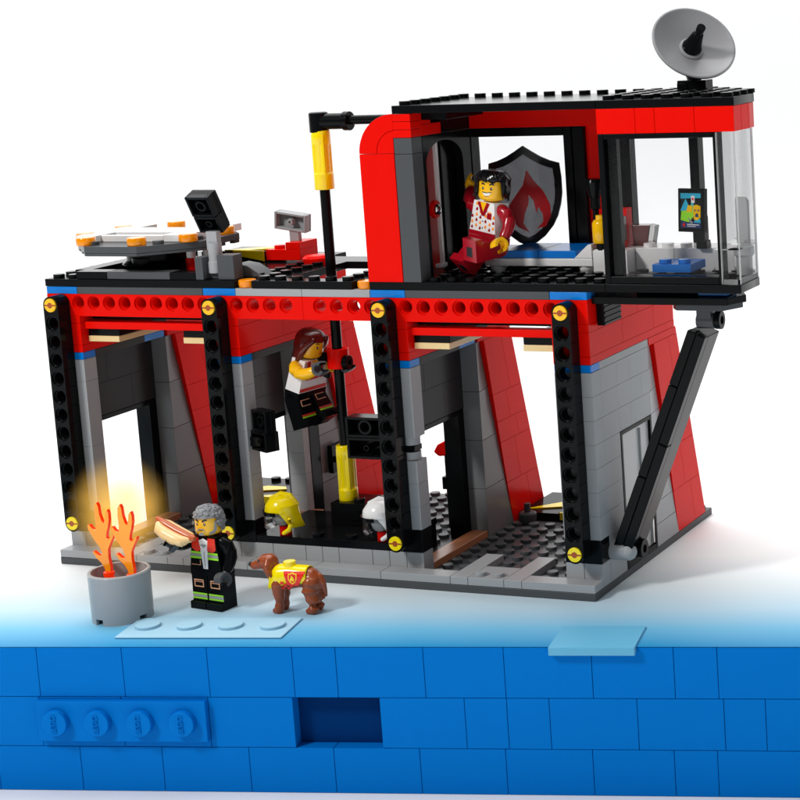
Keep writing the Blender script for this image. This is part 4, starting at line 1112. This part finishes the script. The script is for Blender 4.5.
mop(fig2, HAIRB, 28, 3.72, 3)

# --- figure 3: on the pole
def f3_leg(mb, s_):
    x = .5*s_
    mb.mi = 10; mb.box(x-.45, x+.45, -.43, -.40, .44, .52)
    mb.mi = 9; mb.box(x-.45, x+.45, -.43, -.40, .53, .62)
    mb.mi = 12; mb.box(x-.3, x+.3, -.425, -.40, 1.0, 1.04); mb.box(x-.3, x+.3, -.425, -.40, 1.28, 1.32); mb.box(x-.3, x-.26, -.425, -.4, 1.0, 1.3)
def f3_t(mb):
    y = -.452
    def P(pts, m, l=0): mb.mi = m; mb.prism(pts, 'y', y-l, y+.03)
    P([(-.55, 3.46), (-.35, 3.46), (-.35, 2.5), (-.55, 2.5)], 9, .004); P([(.35, 3.46), (.55, 3.46), (.55, 2.5), (.35, 2.5)], 9, .004)
    P([(-.9, 1.95), (.9, 1.95), (.9, 2.12), (-.9, 2.12)], 9, .004)
    P([(-.3, 3.46), (.3, 3.46), (0, 3.2)], 5, .005); P([(-.3, 2.5), (.3, 2.5), (.3, 2.62), (-.3, 2.62)], 9, .004)
fig3 = minifig((13.35, 3.0, 7.35), (math.radians(14), math.radians(0), math.radians(80)), "long haired toy firefighter in a white top sliding down the black pole",
    dict(torso=WH, arm=SK, hand=DG, leg=BLK, hip=BLK, x2=plastic("braces_red_print", (.6, .03, .02), .3)), legs=(30, 45), arms=(72, 66), armroll=(-6, 4), face='woman', headyaw=4, prints=dict(leg=f3_leg, torso=f3_t))
mb = MB()
rings = []
for j in range(12):
    u = j/11
    if u < .45:      # hanging part
        z = 2.9 + (4.15-2.9)*u/.45; r = .58 + .17*u/.45; off = .28*(1 - u/.45) + .04
    else:
        ph = (u-.45)/.55*PI/2; z = 4.15 + .74*math.sin(ph); r = .75*math.cos(ph)**.5 + .015; off = .04
    ring = []
    for i in range(30):
        a = 2*PI*i/30; fr = -math.sin(a); zz = z; y = r*math.sin(a) + off; x = r*math.cos(a)
        if fr > .3 and u < .62:
            zz = max(z, 4.45 if fr > .5 else 4.1)
            if u < .45: y = .75*math.sin(a)+.04; x = .75*math.cos(a)
        rr = .035*math.sin(a*8 + z*3)
        ring.append((x*(1+rr), y*(1+rr), zz))
    rings.append(ring)
mb.loft(rings, cap=False)
fig3.scale = (1.1, 1.1, 1.1)
for s_ in (-1, 1):
    mb.tubepath([(.45*s_, -.5, 4.55), (.66*s_, -.3, 4.25), (.7*s_, -.05, 3.8), (.66*s_, .15, 3.3)], [.14, .17, .18, .12], 10)
mb.build("hair", HAIRR, fig3, 0, angle=60)

# ================================================================== DRUM, FLAMES
dr = thing("fire_drum", "light grey open drum with burning flames in front of the left bay", "drum", (9.58, -8.0, 0))
mb = MB()
mb.lathe([(1.9, .3), (1.93, 2.3), (1.95, 2.36), (1.9, 2.42), (1.72, 2.42), (1.7, 2.3), (1.7, .5), (.02, .48)], (0, 0, 0), 64, caps=False)
for i in range(4):
    a = math.radians(-100 + 90*i + 45)
    mb.lathe([(1.72, .0), (1.9, 0), (1.9, .301), (1.72, .301), (1.72, 0)], (0, 0, 0), 16, caps=False, a0=a - math.radians(36), a1=a + math.radians(36))
    for q in (a - math.radians(36), a + math.radians(36)):
        mb.add([(1.72*math.cos(q), 1.72*math.sin(q), 0), (1.9*math.cos(q), 1.9*math.sin(q), 0), (1.9*math.cos(q), 1.9*math.sin(q), .3), (1.72*math.cos(q), 1.72*math.sin(q), .3)], [(0, 1, 2, 3)])
mb.lathe([(1.9, .3), (1.72, .3)], (0, 0, 0), 64, caps=False)
mb.build("shell", LG, dr, 0, angle=30)
dr.scale = (.77, .77, 1)
fo_ = [(.0, 2.0), (-.12, 2.45), (-.3, 2.7), (-.62, 2.95), (-.82, 3.25), (-.72, 3.28), (-.45, 3.1), (-.28, 3.05), (-.2, 3.2), (-.3, 3.5), (-.62, 3.85), (-.95, 4.35), (-1.0, 4.6), (-.85, 4.62), (-.7, 4.45), (-.48, 4.38), (-.42, 4.7), (-.45, 5.2), (-.4, 5.6), (-.25, 5.78), (-.15, 5.6), (-.12, 5.2), (0, 4.85), (.12, 4.75), (.22, 5.0), (.28, 5.3), (.42, 5.45), (.5, 5.25), (.48, 4.9), (.38, 4.55), (.25, 4.25), (.2, 4.0), (.35, 3.95), (.55, 4.15), (.7, 4.2), (.66, 4.05), (.45, 3.75), (.25, 3.4), (.22, 3.0), (.3, 2.5), (.22, 2.0)]
for i, (x, y) in enumerate(((8.84, -7.9), (10.3, -8.0))):
    fl_ = thing("flame", ("left of the two orange plastic flames standing in the grey drum", "right of the two orange plastic flames standing in the grey drum, nearer the firefighter")[i], "flame", (x, y, 0), group="plastic flames in the drum")
    mb = MB(); mb.prism(fo_, 'y', -.12, .12); mb.m = [0, 0] + [1]*(len(mb.f)-2); mb.build("blade", [FLA, FLR], fl_, .03, angle=60)
    mb = MB(); mb.lathe([(.16, .5), (.16, 1.7), (.3, 1.75), (.3, 1.95), (.2, 2.0), (.3, 2.05), (.3, 2.25), (.14, 2.3)], (.06, 0, 0), 18); mb.build("stem", FLR, fl_, .02); fl_.scale = (.9, .9, 1)
# yellow fire glow painted as a tinted, self-lit volume above the drum
mb = MB(); mb.sphere((0, 0, 0), 3.6, 20, sc=(.92, .75, 1.0)); gw = mb.build("fire_glow", [], bevel=0)
gw.location = (7.35*S, -4.8*S, 4.4*S); gw.scale = (.88, .88, .88); tag(gw, "soft yellow fire glow painted into the air above the drum", "smoke", kind="stuff")
m = bpy.data.materials.new("fire_glow_haze"); m.use_nodes = True; n = m.node_tree; n.nodes.clear()
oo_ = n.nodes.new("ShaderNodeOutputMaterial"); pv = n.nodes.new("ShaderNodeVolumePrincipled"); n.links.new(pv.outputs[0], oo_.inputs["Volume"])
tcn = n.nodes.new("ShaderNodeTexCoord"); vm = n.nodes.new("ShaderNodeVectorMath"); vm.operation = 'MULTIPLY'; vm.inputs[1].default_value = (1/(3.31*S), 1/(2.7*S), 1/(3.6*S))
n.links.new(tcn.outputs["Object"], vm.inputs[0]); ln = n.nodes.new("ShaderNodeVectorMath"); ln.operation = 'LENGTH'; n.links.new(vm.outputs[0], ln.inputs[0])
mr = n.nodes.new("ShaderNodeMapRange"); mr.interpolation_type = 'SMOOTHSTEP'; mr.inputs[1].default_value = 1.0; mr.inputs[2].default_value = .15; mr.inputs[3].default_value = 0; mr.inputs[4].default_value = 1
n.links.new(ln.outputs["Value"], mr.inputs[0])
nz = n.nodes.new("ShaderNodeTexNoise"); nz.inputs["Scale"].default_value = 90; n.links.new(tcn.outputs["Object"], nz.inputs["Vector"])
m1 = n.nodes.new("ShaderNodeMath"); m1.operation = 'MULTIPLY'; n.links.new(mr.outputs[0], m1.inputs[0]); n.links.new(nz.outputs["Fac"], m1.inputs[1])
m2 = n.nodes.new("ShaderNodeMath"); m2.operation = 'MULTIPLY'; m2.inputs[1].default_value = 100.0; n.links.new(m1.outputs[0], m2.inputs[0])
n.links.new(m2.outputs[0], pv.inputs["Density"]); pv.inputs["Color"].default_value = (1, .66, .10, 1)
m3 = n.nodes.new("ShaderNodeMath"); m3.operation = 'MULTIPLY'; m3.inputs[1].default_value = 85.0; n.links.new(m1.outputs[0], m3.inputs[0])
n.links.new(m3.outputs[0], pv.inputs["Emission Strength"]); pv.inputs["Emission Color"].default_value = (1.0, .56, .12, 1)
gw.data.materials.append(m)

# ================================================================== DOG
dg = thing("dog", "brown toy dog in a yellow and red rescue vest standing on the tabletop", "dog", (18.0, -5.4, 0), (0, 0, math.radians(8)))
def oval(c, rx_, rz2, tiltx=0, n=20, p=2.3):
    out = []
    for i in range(n):
        a = 2*PI*i/n; c_, s_ = math.cos(a), math.sin(a)
        y = rx_ * math.copysign(abs(c_)**(2/p), c_); z = rz2 * math.copysign(abs(s_)**(2/p), s_)
        out.append((c[0] + z*tiltx, c[1] + y, c[2] + z))
    return out
body = [(-1.35, 1.75, .30, .42), (-1.15, 1.75, .42, .56), (-.8, 1.72, .47, .62), (-.3, 1.75, .46, .58), (.2, 1.78, .44, .52), (.6, 1.76, .46, .52), (.95, 1.66, .48, .54), (1.2, 1.55, .38, .42), (1.32, 1.5, .15, .2)]
mb = MB(); mb.loft([oval((x, 0, z), ry_, rz2) for x, z, ry_, rz2 in body])
neck = [(-1.0, 1.8, .42, .5), (-1.25, 2.1, .40, .42), (-1.42, 2.38, .36, .38)]
mb.tubepath([(-.95, 0, 1.75), (-1.22, 0, 2.1), (-1.42, 0, 2.42)], [.46, .41, .38], 18)
mb.tubepath([(-1.3, 0, 2.55), (-1.62, 0, 2.52), (-1.9, 0, 2.40), (-2.18, 0, 2.3)], [.40, .37, .27, .21], 18)      # skull to muzzle
mb.sphere((-1.5, 0, 2.62), .34, 16, sc=(1.2, .95, .8))
for s_ in (-1, 1):
    mb.tubepath([(-1.28, .36*s_, 2.72), (-1.25, .47*s_, 2.45), (-1.18, .48*s_, 2.1), (-1.1, .42*s_, 1.85)], [.12, .2, .2, .12], 12, squash=.6)   # hanging ears
    # front leg
    mb.tubepath([(-.85, .28*s_, 1.5), (-.85, .3*s_, 1.0), (-.82, .3*s_, .75), (-.86, .3*s_, .4), (-.9, .3*s_, .15)], [.36, .3, .26, .24, .24], 14)
    mb.tubepath([(-.9, .3*s_, .14), (-1.12, .3*s_, .12)], [.18, .15], 12)
    # hind leg: thigh, knee, hock, shank, paw
    mb.tubepath([(.85, .24*s_, 1.55), (.78, .28*s_, 1.15), (.88, .3*s_, .82), (1.0, .32*s_, .56), (.96, .32*s_, .34), (.92, .32*s_, .2)], [.46, .42, .35, .3, .27, .25], 14)
    mb.tubepath([(.93, .32*s_, .16), (.66, .32*s_, .14)], [.2, .17], 12)
mb.tubepath([(1.2, 0, 1.8), (1.36, 0, 1.5), (1.42, 0, 1.1), (1.5, 0, .85)], [.2, .18, .15, .08], 12)
mb.mi = 1; mb.sphere((-2.36, 0, 2.38), .11, 10)
for s_ in (-1, 1): mb.sphere((-1.78, .26*s_, 2.62), .07, 10)
mb.mi = 2
for s_ in (-1, 1): mb.sphere((-1.81, .30*s_, 2.64), .025, 8)
bd = mb.build("body", [DOGB, BLKP, WH], dg, 0, angle=60)
rm = bd.modifiers.new("r", 'REMESH'); rm.mode = 'VOXEL'; rm.voxel_size = .055*S; rm.use_smooth_shade = True
smo = bd.modifiers.new('sm', 'SMOOTH'); smo.factor = .6; smo.iterations = 2
# remesh loses the small material patches, so the eyes and nose are children
mb = MB(); mb.sphere((-2.38, 0, 2.38), .12, 10); mb.build("nose", BLKP, dg, 0)
for s_ in (-1, 1):
    mb = MB(); mb.sphere((-1.80, .27*s_, 2.63), .075, 10); mb.mi = 1; mb.sphere((-1.84, .33*s_, 2.65), .02, 8); mb.build("eye", [BLKP, WH], dg, 0)
# vest: same sections, a little larger, open below
mb = MB(); rings = []
for x, z, ry_, rz2 in [(-1.2, 1.72, .43, .56)] + body[2:6] + [(.72, 1.74, .46, .52)]:
    ring = []
    for i in range(17):
        low = -.75 if x < -.6 else -.25
        a = low + (PI - 2*low) * i/16
        c_, s_ = math.cos(a), math.sin(a)
        ring.append((x + (-.25*(s_ < 0)*abs(s_)), (ry_+.055)*math.copysign(abs(c_)**(2/2.3), c_), z + (rz2+.055)*math.copysign(abs(s_)**(2/2.3), s_)))
    rings.append(ring)
nn = 17; v = [p for r in rings for p in r]; f = [(j*nn+i, j*nn+i+1, (j+1)*nn+i+1, (j+1)*nn+i) for j in range(len(rings)-1) for i in range(nn-1)]
mb.add(v, f)
ve = mb.build("vest", YE, dg, 0, angle=60); sm = ve.modifiers.new("s", 'SOLIDIFY'); sm.thickness = .05*S; sm.offset = 0
mb = MB(); mb.lathe([(.3, 2.28), (.3, 2.58)], (-.3, 0, 0), 20); mb.build("stud", YE, ve, .02)
mb = MB(); mb.tubepath([(-.95, -.42, 1.5), (-1.05, -.2, 1.18), (-1.08, 0, 1.12), (-1.05, .2, 1.18), (-.95, .42, 1.5)], [.16, .15, .15, .15, .16], 10); mb.build("chest_strap", YE, ve, 0)
def side(pts, m, lift=0):
    lift += .03
    mb.mi = m; v = []
    for dy in (0, .03):
        for x, z in pts:
            cz = 1.75; rz2 = .6; u = max(-1, min(1, (z-cz)/(rz2+.06)))
            y = -((.46+.065) * (1 - abs(u)**2.3)**(1/2.3)) - lift
            v.append((x, y - .012 + dy, z))
    n = len(pts); mb.add(v, [tuple(range(n)), tuple(range(n, 2*n))[::-1]] + [(i, n+i, n+(i+1) % n, (i+1) % n) for i in range(n)])
mb = MB()
grid = lambda x0, x1, z0, z1, m, l=0: side([(x0, z0), (x1, z0), (x1, z1), (x0, z1)], m, l)
for i in range(6):       # red panel as narrow strips that follow the curved side
    z0 = 1.5 + i*.115; t = (z0-1.5)/.7
    grid(-.25 - .2*t, .35 + .42*t, z0, z0+.117, 0)
for i in range(4):
    for j in range(3):
        if (i+j) % 2 == 0: grid(-.6 + .16*i, -.44 + .16*i, 1.27 + .14*j, 1.41 + .14*j, 0, .012)
shd = lambda s_, cx, cz: [(cx + x*s_, cz + z*s_) for x, z in ((0, 1), (.35, .8), (.75, .75), (.75, 0), (.5, -.6), (0, -1), (-.5, -.6), (-.75, 0), (-.75, .75), (-.35, .8))]
side(shd(.3, .05, 1.86), 1, .012); side(shd(.24, .05, 1.86), 0, .018)
side([(.0, 2.01), (.1, 1.92), (.15, 1.8), (.1, 1.7), (.03, 1.78), (-.03, 1.7), (-.07, 1.8), (-.02, 1.9)], 1, .024)
mb.build("vest_print", [plastic("vest_red_print", (.8, .015, .006), .3), YE], ve, 0)
